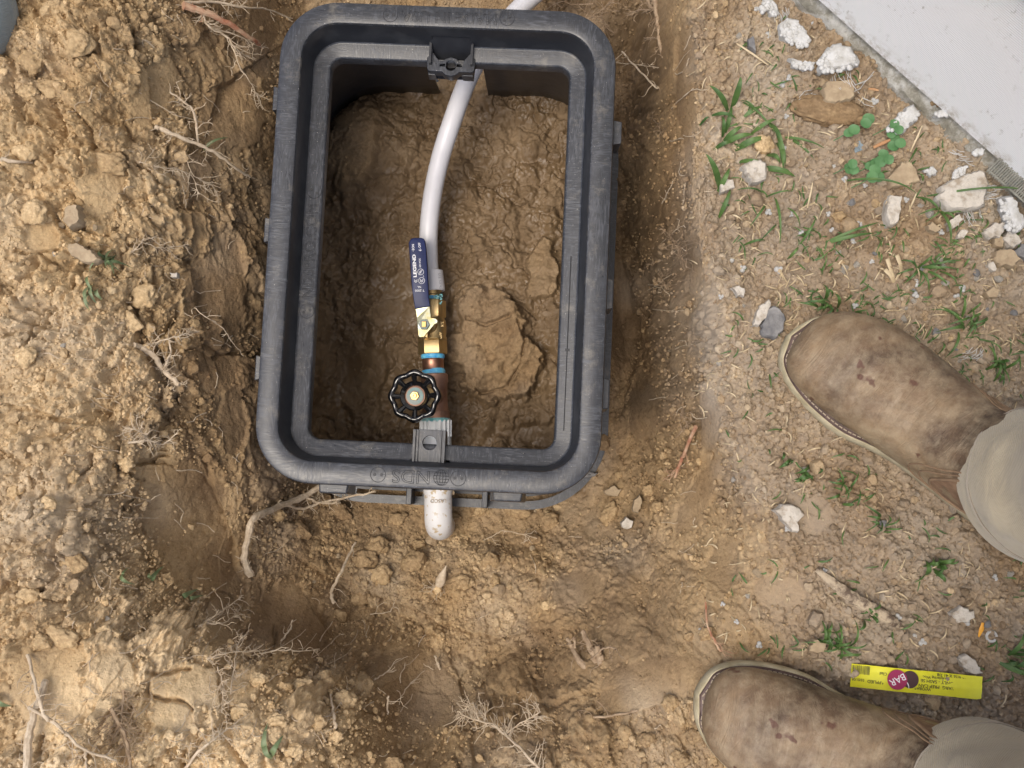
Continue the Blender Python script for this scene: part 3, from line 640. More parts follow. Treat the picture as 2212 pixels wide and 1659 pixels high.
# ball valve
bv = seg('ball_valve_body', 'brass', 934, 649, 934, 767, [(0, .0140), (.02, .0148), (.30, .0148), (.32, .0145), (.345, .0150), (.38, .0163), (.50, .0172), (.60, .0170), (.66, .0168), (.70, .0178), (.725, .0180), (.735, .0168), (1., .0001)], 40)
seg('hex_end', 'brass', 934, 650, 934, 687, [(0, .0158), (.06, .0166), (.94, .0166), (1, .0158)], 6, par=bv, ph=math.pi / 6)
seg('hex_end', 'brass', 934, 736, 935, 766, [(0, .0168), (.08, .0177), (.92, .0177), (1, .0168)], 6, par=bv, ph=math.pi / 6)
for tt, su, sv in (('600', 951, 725), ('3/4', 955, 700)):
    text(tt, .0052, (0, 0, 0), -math.pi / 2, 'brass', bv, name='cast_mark', ext=.0004); o = bpy.data.objects[[x.name for x in bpy.data.objects if x.name.startswith('cast_mark')][-1]]; o.location = Vector(C(su, sv, -.2085)) - wl0
def k6(x, y): return ((1600 + x / 3.608) * .54004, (940 + y / 3.608) * .54004)
zs = -.190
g = MB(); c0 = C(*k6(352, 1297), zs); cb0 = C(935, 703, -.215)
g.lathe(cb0 + Vector((-.002, 0, 0)), c0 - cb0, [(0, .0105), (.012, .0105), (.014, .0085), (.022, .0085)], 24); g.build('stem_collar', 'brass', bv)
def gzf(y): return zs + .0078 + min(.0055, max(0, 1050 - y) * .00004)
lv = [(215, 1040), (428, 1020), (450, 1195), (515, 1205), (545, 1235), (540, 1270), (500, 1290), (375, 1435), (350, 1470), (290, 1478), (262, 1455), (250, 1300), (243, 1190)]
g = MB(); P = [C(*k6(x, y), zs + .0035 + (max(0, 1190 - y) * .00002)) for x, y in lv]; g.prism(P, .0024)
lever = g.build('lever', mat('zinc_plate', (.50, .44, .20), (.50, .54, .46), 90, .30, .9, rv=.1), bv, False, bevel=.0006)
gp = [(140, 75), (160, 48), (200, 38), (300, 36), (340, 50), (360, 80), (378, 200), (398, 500), (415, 900), (436, 1030), (330, 1045), (217, 1066), (195, 950), (165, 720), (140, 350), (124, 110)]
g = MB(); top = [C(*k6(x, y), gzf(y)) for x, y in gp]
cen = sum(top, Vector()) / len(top)
rings = []
for sc_, dz in ((.0, 0), (.0, .0)): pass
def ins(P, d, dz):
    o = []
    for i, p in enumerate(P):
        a = P[i - 1]; b = P[(i + 1) % len(P)]; t = (b - a); nrm = Vector((-t.y, t.x, 0)).normalized()
        if (cen - p).dot(nrm) < 0: nrm = -nrm
        o.append(p + nrm * d + Vector((0, 0, dz)))
    return o
g.loft([ins(top, .0014, -.0075), ins(top, 0, -.0062), ins(top, 0, -.0015), ins(top, .0007, -.0004), ins(top, .0022, 0)])
grip = g.build('grip', 'grip', bv)
def gt(s, x, y, size, rz, xs=1., bold=0., name='grip_print'):
    o = text(s, size, (0, 0, 0), rz, 'white', grip, name=name, xs=xs, ext=.00008, bold=bold); o.location = Vector(C(*k6(x, y), gzf(y) + .0001)) - wl0
kk = 1 / 3.608 * .54004 * 1.34 / 2461
u9 = math.pi / 2 + R_(3.5)
gt('LEGEND', 212, 445, 46 * kk * 1.38, u9, 1.42, .00016); gt('ON', 190, 165, 34 * kk * 1.38, u9, .95, .00004); gt('OFF', 283, 145, 36 * kk * 1.38, u9, .85, .00004)
gt('600 WOG', 288, 402, 26 * kk * 1.38, u9, .85); gt('NL', 278, 750, 32 * kk * 1.38, math.pi + R_(2), 1.); gt('T-2000', 285, 800, 34 * kk * 1.38, math.pi + R_(2), 1.0)
gt('Pb', 298, 532, 36 * kk * 1.38, u9, .9); gt('TM', 340, 598, 16 * kk * 1.38, u9)
def gline(P, r, closed=False):
    g = MB(); Q = [Vector(C(*k6(x, y), gzf(y))) for x, y in P]
    if closed: Q.append(Q[0])
    g.tube(Q, r, 4, flat=.4); return g
pr = MB()
for cx1, cy1, r1 in ((299, 532, 43), (312, 658, 44)):
    pr.tube([Vector(C(*k6(cx1 + r1 * math.cos(a), cy1 + r1 * math.sin(a)), zs + .0134)) for a in np.linspace(0, 6.2832, 29)], .00028, 4)
pr.tube([Vector(C(*k6(272, 566), zs + .0135)), Vector(C(*k6(328, 500), zs + .0135))], .00022, 4)
for cx1, cy1, w1 in ((228, 665, 23), (312, 658, 24)):
    for dy in (-9, 11):
        pr.tube([Vector(C(*k6(cx1 - w1, cy1 + dy - 10), zs + .0135)), Vector(C(*k6(cx1, cy1 + dy + 10), zs + .0135)), Vector(C(*k6(cx1 + w1, cy1 + dy - 10), zs + .0135))], .00042, 4)
for x1, y1, d1 in ((190, 220, -1), (292, 210, 1)):
    pr.tube([Vector(C(*k6(x1, y1 - 18), zs + .0135)), Vector(C(*k6(x1, y1 + 18), zs + .0135))], .00035, 4)
    pr.tube([Vector(C(*k6(x1 - 20, y1 + d1 * 4), zs + .0135)), Vector(C(*k6(x1, y1 + d1 * 20), zs + .0135)), Vector(C(*k6(x1 + 20, y1 + d1 * 4), zs + .0135))], .0004, 4)
pr.build('grip_symbols', 'white', grip)
g = MB(); cn = C(*k6(352, 1297), zs + .0035); g.lathe(cn, (0, 0, 1), [(0, .0066), (.0035, .0066), (.0042, .0060)], 6, ph=.25); g.build('nut', 'badge', bv, False)
g = MB(); g.box(C(*k6(346, 1290), zs + .0085), (.0026, .0034, .002)); g.build('stem', 'gold', bv, False, bevel=.0004)
g = MB(); g.box(C(*k6(388, 1450), zs - .006), (.0015, .0028, .007)); g.build('stop_pin', 'brass', bv, False, bevel=.0004)
# nipple and sealant rings
seg('thread_sealant', 'tape', 935, 764, 935, 776, [(0, .0137), (.3, .0146), (.7, .0143), (1, .0128)], 26)
seg('pipe_nipple', 'copper', 935, 774, 936, 802, [(0, .0128), (.12, .0135), (.16, .0131), (.84, .0131), (.9, .0136), (1, .0128)])
seg('thread_sealant', 'tape', 936, 797, 937, 810, [(0, .0130), (.4, .0145), (1, .0140)], 26)
# handwheel valve
gv = seg('handwheel_valve_body', 'bronze', 938, 808, 941, 906, [(0, .0150), (.02, .0166), (.18, .0168), (.21, .0158), (.40, .0152), (.60, .0152), (.80, .0158), (.83, .0172), (.98, .0172), (1, .015)], 32)
hub = C(896.6, 855.5, -.166); bn = C(934, 857, -.214)
ax_ = (hub - bn).normalized()
axw = (ax_ * .35 + Vector((0, 0, 1))).normalized()
g = MB(); g.lathe(bn, ax_, [(-.008, .0140), (.006, .0138), (.008, .0118)], 28); g.build('bonnet', 'bronze', gv)
g = MB(); g.lathe(bn + ax_ * .008, ax_, [(0, .0138), (.003, .0138), (.0035, .0120), (.012, .0112), (.014, .0080), (.020, .0070)], 28); g.build('packing_nut', 'brass', gv)
g = MB(); g.lathe(bn + ax_ * .02, ax_, [(0, .0045), ((hub - bn).length - .02, .0045)], 16); g.build('valve_stem', 'gold', gv)
wu = Vector((1, 0, 0)); wu = (wu - axw * wu.dot(axw)).normalized(); wv = axw.cross(wu)
def wp(r, a, h=0.): return hub + wu * (r * math.cos(a)) + wv * (r * math.sin(a)) + axw * h
g = MB(); NR = 160
def wr_(a): return .0252 + .0022 * (abs(math.cos(4 * a)) ** 1.3) * 1.0
loop = [wp(wr_(2 * math.pi * k / NR), 2 * math.pi * k / NR, .0035 - .001 * abs(math.cos(4 * 2 * math.pi * k / NR))) for k in range(NR)]
rings = []
for k in range(NR):
    p = loop[k]; a = 2 * math.pi * k / NR; rad = (wp(1, a) - hub).normalized()
    rt = .0034 + .0008 * abs(math.cos(4 * a)) ** 4
    rings.append([p + rad * (rt * math.cos(t)) + axw * (rt * 1.15 * math.sin(t)) for t in [2 * math.pi * j / 12 for j in range(12)]])
rings.append(rings[0]); g.loft(rings, False, False)
for k in range(8):
    a = k * math.pi / 4 + .02
    g.tube([wp(.0130, a, .000), wp(.017, a, .0015), wp(.021, a, .0032), wp(.0252, a, .0042), wp(.0282, a, .0028)], [.0026, .0028, .0032, .0040, .0028], 10, flat=1.)
g.lathe(hub - axw * .0015, axw, [(0, .0118), (.002, .0168), (.0045, .0175), (.0062, .0160), (.004, .0125), (.001, .0118)], 40, caps=False)
hw = g.build('handwheel', 'gloss', gv)
g = MB(); g.lathe(hub - axw * .004, axw, [(0, .0118), (.003, .0114), (.0035, .0001)], 32); g.build('wheel_hub', 'bronze', gv)
g = MB(); g.lathe(hub + axw * .0005, axw, [(0, .0102), (.0006, .0102), (.0008, .0098)], 40); g.build('badge', 'badge', gv)
def arc_text(s, r, a0, step, size):
    for i, ch in enumerate(s):
        a = a0 - i * step
        if ch == ' ': continue
        o = text(ch, size, (0, 0, 0), 0, 'badge_ink', gv, name='badge_letter', ext=.00005)
        mx = Matrix((wu, wv, axw)).transposed(); o.data.transform(mx.to_4x4() @ Matrix.Rotation(a - math.pi / 2, 4, 'Z')); o.location = wp(r, a, .0014) - wl0
        yield o
ls = list(arc_text('LEGEND VALVE', .0080, R_(165), R_(20), .0034))
for o in ls:
    for v in o.data.vertices: v.co = v.co + o.location
    o.location = (0, 0, 0)
join(ls, 'badge_print')
g = MB(); g.lathe(hub + axw * .001, axw, [(0, .0056), (.0028, .0056), (.0034, .005)], 6, ph=.1); g.build('wheel_nut', 'gold', gv, False)
g = MB(); g.lathe(hub + axw * .003, axw, [(0, .0030), (.0035, .0030), (.004, .0026), (.0040, .0012), (.003, .001)], 20, caps=False); g.build('stem_tip', 'gold', gv)
# plastic adapter, crossing the near wall, and the elbow outside
seg('thread_sealant', 'teal', 941, 901, 941, 912, [(0, .0155), (.3, .0172), (.8, .0180), (1, .0170)], 26)
ad = seg('pvc_adapter', 'pvc2', 941, 905, 944, 985, [(0, .0170), (.03, .0186), (.30, .0187), (.31, .0172), (.36, .0172), (.37, .0182), (1, .0182)], 36, z=-.224)
g = MB(); a0 = C(941, 906, -.224); dr = (C(944, 985, -.224) - a0).normalized()
for k in range(9): 
    an = -1.3 + k * .33; sd2 = dr.cross(Vector((0, 0, 1))); pp = a0 + dr * .012 + (sd2 * math.sin(an) + Vector((0, 0, 1)) * math.cos(an)) * .0186
    g.box(pp, (.0014, .010, .0012))
g.build('adapter_ribs', 'pvc2', ad)
seg('pipe_stub', 'pvc2', 944, 985, 947, 1068, [(0, .0133), (1, .0133)], 28, z=-.224)
def elbow_mat():
    m, t, p = newmat('muddy_white_pvc')
    f = tex(t, 120, 6, .65); c = ramp(t, f, [(.57, (.64, .64, .64)), (.63, (.46, .37, .24))]); t.links.new(c, p.inputs['Base Color']); p.inputs['Roughness'].default_value = .55
    bump(t, tex(t, 150, 5), .3, .0008, p); return m
M['elbow'] = elbow_mat()
e0 = C(946, 1062, -.226); e1 = C(947, 1124, -.228)
P = [e0, e0 + (e1 - e0) * .35, e0 + (e1 - e0) * .8, e1 + Vector((0, -.001, -.003)), e1 + Vector((0, -.006, -.012)), e1 + Vector((0, -.008, -.024)), e1 + Vector((0, -.008, -.05))]
g = MB(); g.tube(spline(P, 4), .0168, 28); g.lathe(e0, e0 - e1, [(-.001, .0173), (.003, .0175), (.004, .0150)], 28)
el = g.build('pipe_elbow', 'elbow', wl)
text('LASCO', .0062, (0, 0, 0), math.pi, 'stone_t', el, name='raised_maker_mark', ext=.0003); bpy.data.objects['raised_maker_mark'].location = Vector(C(947, 1082, -.2090)) - wl0
g = MB()
for k in range(34):
    u = 947 + rnd.uniform(-30, 30); v = 1058 + rnd.uniform(-8, 8); r = rnd.uniform(.0015, .005); g.lathe(C(u, v, -.222 - abs(u - 947) * .0003), (rnd.uniform(-1, 1), rnd.uniform(-1, 1), 1), [(-r * .7, r * .4), (-r * .2, r), (r * .3, r * .8), (r * .6, r * .3)], 7)
g.build('soil_on_elbow', 'stone_t', wl)

# ------------------------------------------------------------------ loose soil crumbs (uncountable)
nr = np.random.RandomState(5)
def icos(sub):
    bm = bmesh.new(); bmesh.ops.create_icosphere(bm, subdivisions=sub, radius=1); bm.verts.ensure_lookup_table()
    V = np.array([v.co[:] for v in bm.verts]); F = np.array([[v.index for v in f.verts] for f in bm.faces]); bm.free(); return V, F
def facet(V, k, rs, lo=.55, hi=.85):
    V = V.copy()
    for _ in range(k):
        n = rs.normal(size=3); n /= np.linalg.norm(n); d = rs.uniform(lo, hi); q = V @ n - d; V -= np.maximum(q, 0)[:, None] * n
    return V
def rots(n, rs):
    q = rs.normal(size=(n, 4)); q /= np.linalg.norm(q, axis=1)[:, None]; a, b, c, d = q.T
    return np.stack([np.stack([1 - 2 * (c * c + d * d), 2 * (b * c - a * d), 2 * (b * d + a * c)], -1), np.stack([2 * (b * c + a * d), 1 - 2 * (b * b + d * d), 2 * (c * d - a * b)], -1), np.stack([2 * (b * d - a * c), 2 * (c * d + a * b), 1 - 2 * (b * b + c * c)], -1)], 1)
gL, gDry, gWet, gGrey = gz(loose), gz(dry), gz(wet), gz(grey); gIn = gz(inbox); gH = gz(H); gSm = gz(smooth); gRt = gz(right); gSl = gz(np.clip(slope, 1, 4.5))
def scatter(n, dens, r0, r1, pw, sub):
    x = nr.uniform(-.66, .64, n); y = nr.uniform(-.38, .66, n); keep = nr.uniform(size=n) < dens(x, y); x, y = x[keep], y[keep]; n = len(x)
    r = r0 + (r1 - r0) * nr.uniform(size=n) ** pw; base, F = icos(sub); k = len(base)
    var = [facet(base * (1 + nr.normal(size=(k, 1)) * .10), 7, nr) for _ in range(12)]; vi = nr.randint(0, 12, n)
    S = np.stack(var)[vi] * nr.uniform(.7, 1.15, (n, 1, 3)); P = np.einsum('nij,nkj->nki', rots(n, nr), S) * r[:, None, None]
    z = gH(x, y) + r * .12; P = P + np.stack([x, y, z], -1)[:, None, :]
    FFc = (F[None] + (np.arange(n) * k)[:, None, None]).reshape(-1, 3)
    dv = np.clip(gDry(x, y) + nr.normal(size=n) * .11 + .04, .05, 1)
    return P.reshape(-1, 3), FFc, np.repeat(dv, k), np.repeat(gWet(x, y) * .8, k), np.repeat(gGrey(x, y) * nr.uniform(.3, 1.4, n), k)
parts_ = [scatter(260000, lambda x, y: gSl(x, y) / 4.5 * (.12 + .9 * gL(x, y)) * (1 - .84 * gIn(x, y)) * (1 - .84 * gSm(x, y)), .0011, .0027, 2.2, 1),
          scatter(25000, lambda x, y: (1 + .9 * gRt(x, y)) * gSl(x, y) / 4.5 * (.04 + .9 * gL(x, y)) * (1 - gIn(x, y)) * (1 - .8 * gSm(x, y)), .0025, .0055, 3.0, 2),
          scatter(420, lambda x, y: np.clip(gL(x, y) - .1, 0, 1) * (1 - gIn(x, y)) * (1 - .8 * gSm(x, y)), .0055, .0105, 2.6, 2)]
off = 0; Fs = []
for p in parts_: Fs.append(p[1] + off); off += len(p[0])
crumbs = bigmesh('soil_crumbs', np.concatenate([p[0] for p in parts_]), np.concatenate(Fs), 'soil', {'dry': np.concatenate([p[2] for p in parts_]), 'wet': np.concatenate([p[3] for p in parts_]), 'grey': np.concatenate([p[4] for p in parts_])}, smooth=False)
tag(crumbs, 'loose tan crumbs of dry soil scattered over the ground', kind='stuff')

# ------------------------------------------------------------------ larger clods, stones, foam
def lumpmesh(rs, sub=3, k=9, rough_=.12, sq=(1, 1, .7), lo=.55, hi=.85, fine=.05):
    V, F = icos(sub); V = facet(V, k, rs, lo, hi); o = rs.uniform(0, 50, 3)
    d = np.array([mnoise.fractal(Vector(v * 1.6 + o), .9, 2.1, 4) for v in V]); e = np.array([mnoise.noise(Vector(v * 7 + o)) for v in V])
    return V * (1 + rough_ * d[:, None] + fine * e[:, None]) * np.array(sq), F
def setdry(o, d, wv=0, gv_=0):
    for a, val in (('dry', d), ('wet', wv), ('grey', gv_)):
        at = o.data.attributes.new(a, 'FLOAT', 'POINT'); at.data.foreach_set('value', np.full(len(o.data.vertices), val, np.float32))
def rock(name, u, v, su, sv, rot, m, label, cat, group=None, h=.5, sink=.25, seed=0, d=None, sub=3, **kw):
    rs = np.random.RandomState(seed + int(u) * 7 + int(v)); p = G(u, v); sc_ = (CH - p.z) / FPX
    V, F = lumpmesh(rs, sub, sq=(1, 1, 1), **kw); a = math.radians(-rot); R = np.array([[math.cos(a), -math.sin(a), 0], [math.sin(a), math.cos(a), 0], [0, 0, 1]])
    a_, b2 = su * sc_ / 2, sv * sc_ / 2; hh = h * min(a_, b2) * 1.0
    V = (V / np.abs(V).max(0) * np.array([a_, b2, hh])) @ R.T
    nbr = [hz(p.x + V[i, 0] * .7, p.y + V[i, 1] * .7) for i in range(0, len(V), 17)]
    zc = float(np.mean(nbr)) + hh * (1 - 2 * sink)
    o = mesh(name, V, F, m, smooth=(m == 'soil'), loc=(p.x, p.y, zc), world=False)
    if m == 'soil': setdry(o, d if d is not None else float(np.clip(gDry(np.array([p.x]), np.array([p.y]))[0] + rs.uniform(.0, .16), .1, 1)), 0, 0)
    if label is None:
        big = ('large ', 'fair sized ', 'small ')[(max(su, sv) < 75) + (max(su, sv) < 48)]; shp = ('long ', '')[max(su, sv) / min(su, sv) < 1.35]
        for (lx, ly, ln) in sorted(LM, key=lambda q: math.hypot(q[0] - u, q[1] - v)):
            dx, dy = u - lx, v - ly; dist = math.hypot(dx, dy); near_ = ('just ', '', 'well ')[(dist > 70) + (dist > 160)]
            dr_ = ('below' if dy > 0 else 'above') if abs(dy) > 2 * abs(dx) else ('right of' if dx > 0 else 'left of') if abs(dx) > 2 * abs(dy) else (('below' if dy > 0 else 'above') + ' and ' + ('right of' if dx > 0 else 'left of'))
            label = f'{big}{shp}clod of earth {near_}{dr_} {ln}'
            if label not in USED and len(label.split()) <= 16: break
        USED.add(label)
    return tag(o, label, cat, group)
def clod(*a, **kw):
    kw['rough_'] = kw.get('rough_', .2) * 1.5; kw['fine'] = .13; kw['k'] = 5; kw['lo'] = .6; kw['hi'] = .95; kw['sub'] = 4; kw['sink'] = kw.get('sink', .3) + .08
    o = rock(*a, **kw); me = o.data; n = len(me.vertices); V = np.empty(n * 3); me.vertices.foreach_get('co', V); V = V.reshape(-1, 3) * 1000
    d0 = me.attributes['dry'].data[0].value; q = np.array([mnoise.noise(Vector(v * .35)) + .6 * mnoise.noise(Vector(v * 1.1)) for v in V]); me.attributes['dry'].data.foreach_set('value', np.clip(d0 - .05 + q * .22, .05, 1).astype(np.float32)); return o
USED = set()
LM = [(8, 45, 'the grey blue knee'), (185, 550, 'the pale flat stone on the left heap'), (165, 475, 'the grey brown stone in the left bank'), (35, 348, 'the root end at the left edge'), (336, 273, 'the slanting woody root'), (230, 545, 'the uprooted grass tuft'), (333, 769, 'the stubby pale root'), (322, 952, 'the small twiggy root'), (545, 1180, 'the pale forked root'), (750, 1072, 'the fork tips of the pale root'),
      (947, 1150, 'the white elbow'), (745, 1240, 'the twisted standing root'), (953, 1251, 'the pale bulb'), (1100, 1150, 'the fine arching root'), (1350, 1130, 'the bright tan stone'), (510, 1440, 'the tangled root spray'), (590, 1600, 'the three dusty leaves'), (720, 1545, 'the bulb ended root'), (1080, 1580, 'the bushy root spray'), (1310, 1545, 'the half buried root edge'), (1540, 1360, 'the reddish twig by the boot'), (1270, 1410, 'the muddy root stump'), (840, 1325, 'the curled thin root'), (1500, 1520, 'the toe of the lower boot'), (270, 1250, 'the single dusty leaf'), (60, 1560, 'the thick corner root'), (394, 15, 'the torn reddish root'), (110, 1540, 'the slim root crossing at the corner')]
CL = 'clods of dug earth'
for u, v, a, b2, r in [(120, 20, 60, 50, 0), (70, 130, 65, 75, 0), (165, 95, 85, 95, 0), (125, 205, 90, 60, 15), (60, 200, 55, 40, 0), (235, 355, 95, 70, 10), (80, 460, 70, 60, 0), (60, 330, 60, 50, 0), (55, 770, 60, 55, 0), (290, 700, 60, 55, 20), (310, 640, 70, 60, 0)]:
    clod('soil_clod', u, v, a, b2, r, 'soil', None, 'clod', CL, h=.75, sink=.36, rough_=.22, fine=.09)
for u, v, a, b2, r in [(30, 1065, 45, 40, 0), (100, 1090, 45, 40, 0), (160, 1215, 70, 50, 10), (330, 900, 50, 40, 0), (270, 1000, 50, 45, 0), (140, 1375, 90, 55, 20), (85, 1390, 60, 45, 0), (230, 1370, 60, 40, 0), (60, 1290, 60, 45, 0), (160, 1030, 40, 36, 0), (215, 940, 42, 36, 0)]:
    clod('soil_clod', u, v, a, b2, r, 'soil', None, 'clod', CL, h=.7, sink=.36, rough_=.22, fine=.09)
for u, v, a, b2, r in [(650, 1145, 60, 45, 30), (738, 1105, 60, 40, 30), (700, 1080, 44, 36, 0), (810, 1180, 70, 45, -10), (820, 1240, 60, 48, 0), (790, 1210, 60, 44, 0), (895, 1215, 60, 55, 0), (1000, 1258, 46, 40, 0), (905, 1178, 30, 26, 0), (1060, 1210, 46, 40, 0), (1115, 1100, 70, 45, 10), (1040, 1100, 40, 36, 0), (1150, 1165, 40, 34, 0),
                       (1070, 1255, 30, 40, 0), (1190, 1125, 44, 40, 0), (980, 1120, 40, 34, 0), (860, 1120, 44, 30, 0), (600, 1110, 50, 34, 0), (780, 1290, 50, 40, 0), (1420, 1095, 32, 28, 0), (1315, 1110, 60, 36, -55), (1400, 1060, 36, 30, 0)]:
    clod('soil_clod', u, v, a, b2, r, 'soil', None, 'clod', CL, h=.8, sink=.3, rough_=.2, fine=.08)
for u, v, a, b2, r in [(700, 1470, 60, 50, 0), (745, 1510, 60, 50, 0), (650, 1480, 60, 44, 0), (600, 1560, 50, 44, 0), (520, 1540, 50, 44, 0), (680, 1560, 60, 44, 0), (725, 1590, 40, 36, 0), (850, 1650, 46, 36, 0), (560, 1470, 44, 40, 0), (630, 1620, 50, 40, 0)]:
    clod('soil_clod', u, v, a, b2, r, 'soil', None, 'clod', CL, h=.7, sink=.35, rough_=.24, fine=.1)
for u, v, a, b2, r in [(1450, 1520, 46, 40, 0), (1500, 1590, 46, 38, 0), (1400, 1600, 40, 34, 0), (1530, 1370, 46, 38, 0), (1490, 1375, 26, 22, 0), (1350, 1600, 36, 30, 0), (1470, 1640, 50, 40, 20)]:
    clod('soil_clod', u, v, a, b2, r, 'soil', None, 'clod', CL, h=.8, sink=.3, rough_=.2, fine=.08)
clod('soil_clod', 1790, 245, 190, 78, 12, 'soil', 'long brown slab of earth among rubble near the house wall', 'clod', h=.5, sink=.2, d=.36, rough_=.16, fine=.06)
clod('soil_clod', 1648, 315, 52, 46, 0, 'soil', 'yellowish clod of earth inside the green grass clump', 'clod', h=.8, sink=.2, d=.85, rough_=.16)
clod('soil_clod', 2015, 225, 44, 46, 0, 'soil', 'earth clod stuck on the concrete edge under the siding', 'clod', h=.9, sink=-.3, d=.45, rough_=.2)
clod('soil_clod', 1945, 385, 60, 56, 0, 'soil', 'brown clod resting on the joint of edge strip and siding', 'clod', h=.5, sink=.2, d=.5, rough_=.2)
clod('soil_clod', 1810, 470, 36, 28, 0, 'soil', 'small crumb of earth near the middle of the rubble', 'clod', h=.8, sink=.2, d=.6)
def slab(name, poly, m, label, cat, th=.008, lift=.0, group=None, seed=1, jag=.0012, top=.9, tiltx=0., tilty=0.):
    rs = np.random.RandomState(seed); P = []
    for i, (u, v) in enumerate(poly):
        u2, v2 = poly[(i + 1) % len(poly)]; n = max(2, int(math.hypot(u2 - u, v2 - v) / 6))
        P += [(u + (u2 - u) * k / n, v + (v2 - v) * k / n) for k in range(n)]
    cu = sum(p[0] for p in P) / len(P); cv = sum(p[1] for p in P) / len(P); c = G(cu, cv); pts = []
    zb = max(c.z, .5 * c.z + .5 * max(hz(C(u, v, c.z).x, C(u, v, c.z).y) for u, v in P[::4])) + lift
    for u, v in P:
        q = C(u, v, zb); pts.append(q + Vector((rs.uniform(-1, 1) * jag, rs.uniform(-1, 1) * jag, 0)))
    cc = sum(pts, Vector()) / len(pts); n = len(pts); V = []; 
    levels = ((1.0, -.5), (1.02, .25), (.98, .75), (top, .97), (top * .75, 1.), (top * .5, 1.0), (top * .25, 1.0))
    for s_, zz in levels:
        for q in pts:
            w_ = cc + (q - cc) * s_; nz = mnoise.fractal(Vector((w_.x * 45, w_.y * 45, seed)), .9, 2, 4) * th * .22
            V.append((w_.x - c.x, w_.y - c.y, zz * th + nz + tiltx * (w_.x - c.x) + tilty * (w_.y - c.y)))
    F = [(i * n + j, i * n + (j + 1) % n, (i + 1) * n + (j + 1) % n, (i + 1) * n + j) for i in range(len(levels) - 1) for j in range(n)]
    V.append((cc.x - c.x, cc.y - c.y, th)); F += [((len(levels) - 1) * n + j, (len(levels) - 1) * n + (j + 1) % n, len(V) - 1) for j in range(n)]
    o = mesh(name, V, F, m, smooth=True, loc=(c.x, c.y, zb), world=False)
    o.data.set_sharp_from_angle(angle=R_(35))
    return tag(o, label, cat, group)
def q5(L): return [((2600 + x / 1.3824) * .54004, (y / 1.3824) * .54004) for x, y in L]
def q4(L): return [((3500 + x / 2.765) * .54004, (400 + y / 2.765) * .54004) for x, y in L]
def q6(L): return [((2900 + x / 1.508) * .54004, (1150 + y / 1.508) * .54004) for x, y in L]
def q7(L): return [((2600 + x / 1.4786) * .54004, (2200 + y / 1.4786) * .54004) for x, y in L]
slab('rubble_slab', q4([(690, 985), (800, 915), (960, 850), (1090, 808), (1150, 812), (1195, 850), (1225, 950), (1195, 1060), (1165, 1190), (1120, 1225), (1010, 1235), (900, 1240), (790, 1225), (730, 1160), (660, 1130), (655, 1080), (700, 1040)]), 'stone_w', 'large pale grey slab of render with a crack, leaning by the wall edge strip', 'stone', .012, .006, seed=3)
slab('stone', q4([(110, 1080), (150, 1060), (240, 1080), (280, 1100), (255, 1210), (240, 1300), (215, 1400), (130, 1410), (85, 1290), (95, 1180)]), 'stone_w', 'upright oblong tan stone left of the big pale slab', 'stone', .011, .003, seed=4)
slab('stone', q5([(500, 935), (540, 905), (600, 890), (632, 915), (640, 985), (600, 1020), (555, 1025), (525, 985)]), 'stone_w', 'blocky cream stone just under the green grass clump', 'stone', .013, .003, seed=5, top=.8)
slab('stone', q5([(378, 1075), (385, 1030), (420, 1000), (455, 1005), (460, 1050), (420, 1065)]), 'stone_w', 'small pinkish stone touching a green blade at the pit edge', 'stone', .007, .002, seed=6)
slab('stone', q5([(450, 1600), (480, 1585), (520, 1600), (515, 1640), (480, 1645)]), 'stone_w', 'small cream stone at the pit rim above the upper boot', 'stone', .007, .002, seed=7)
slab('stone', q5([(1290, 1000), (1380, 910), (1440, 905), (1475, 970), (1480, 1010), (1400, 1040), (1330, 1040)]), 'stone_t', 'tan mortar lump under the clover leaves', 'stone', .008, .0, seed=8)
slab('stone', q4([(1165, 1480), (1200, 1430), (1300, 1380), (1395, 1370), (1400, 1460), (1330, 1540), (1230, 1550), (1185, 1530)]), 'stone_w', 'pale wedge of stone in the rubble row at the right edge', 'stone', .010, .003, seed=9)
slab('stone', q4([(1390, 1520), (1470, 1430), (1530, 1500), (1580, 1590), (1500, 1655), (1440, 1650), (1380, 1560)]), 'stone_w', 'light square stone overlapping the rubble row at the far right', 'stone', .010, .002, seed=10)
slab('stone', q4([(770, 1370), (890, 1285), (950, 1340), (860, 1430), (820, 1440)]), 'stone_w', 'small square stone just below the big pale slab', 'stone', .008, .002, seed=11)
slab('stone', q4([(555, 1410), (620, 1370), (700, 1430), (690, 1470), (640, 1475), (580, 1440)]), 'stone_t', 'cream chip of stone among grass below the slab', 'stone', .007, .002, seed=12)
slab('stone', q4([(890, 1480), (950, 1440), (1010, 1470), (970, 1550), (900, 1540)]), 'stone_w', 'greyish chip of stone between grass stems', 'stone', .007, .002, seed=13)
slab('stone', q5([(1870, 1440), (1900, 1390), (1970, 1380), (2030, 1440), (1990, 1480), (1920, 1480)]), 'stone_t', 'tan stone near the right edge above the boots', 'stone', .011, .002, seed=14)
slab('stone', q5([(1850, 1460), (1890, 1450), (1910, 1490), (1880, 1510)]), 'stone_w', 'tiny pink stone chip left of the tan stone', 'stone', .006, .002, seed=15)
slab('stone', q5([(1990, 1395), (2068, 1340), (2068, 1440), (2020, 1430)]), 'stone_g', 'dark brown stone cut by the right edge of the view', 'stone', .008, .0, seed=16)
slab('stone', q5([(1840, 1620), (1880, 1590), (1930, 1610), (1900, 1650), (1860, 1655)]), 'stone_t', 'tan stone above the upper boot near the right edge', 'stone', .008, .002, seed=17)
slab('stone', q5([(1880, 1330), (1910, 1310), (1945, 1330), (1930, 1370), (1890, 1375)]), 'stone_t', 'rounded orange tan pebble in the rubble row', 'stone', .010, .002, seed=18)
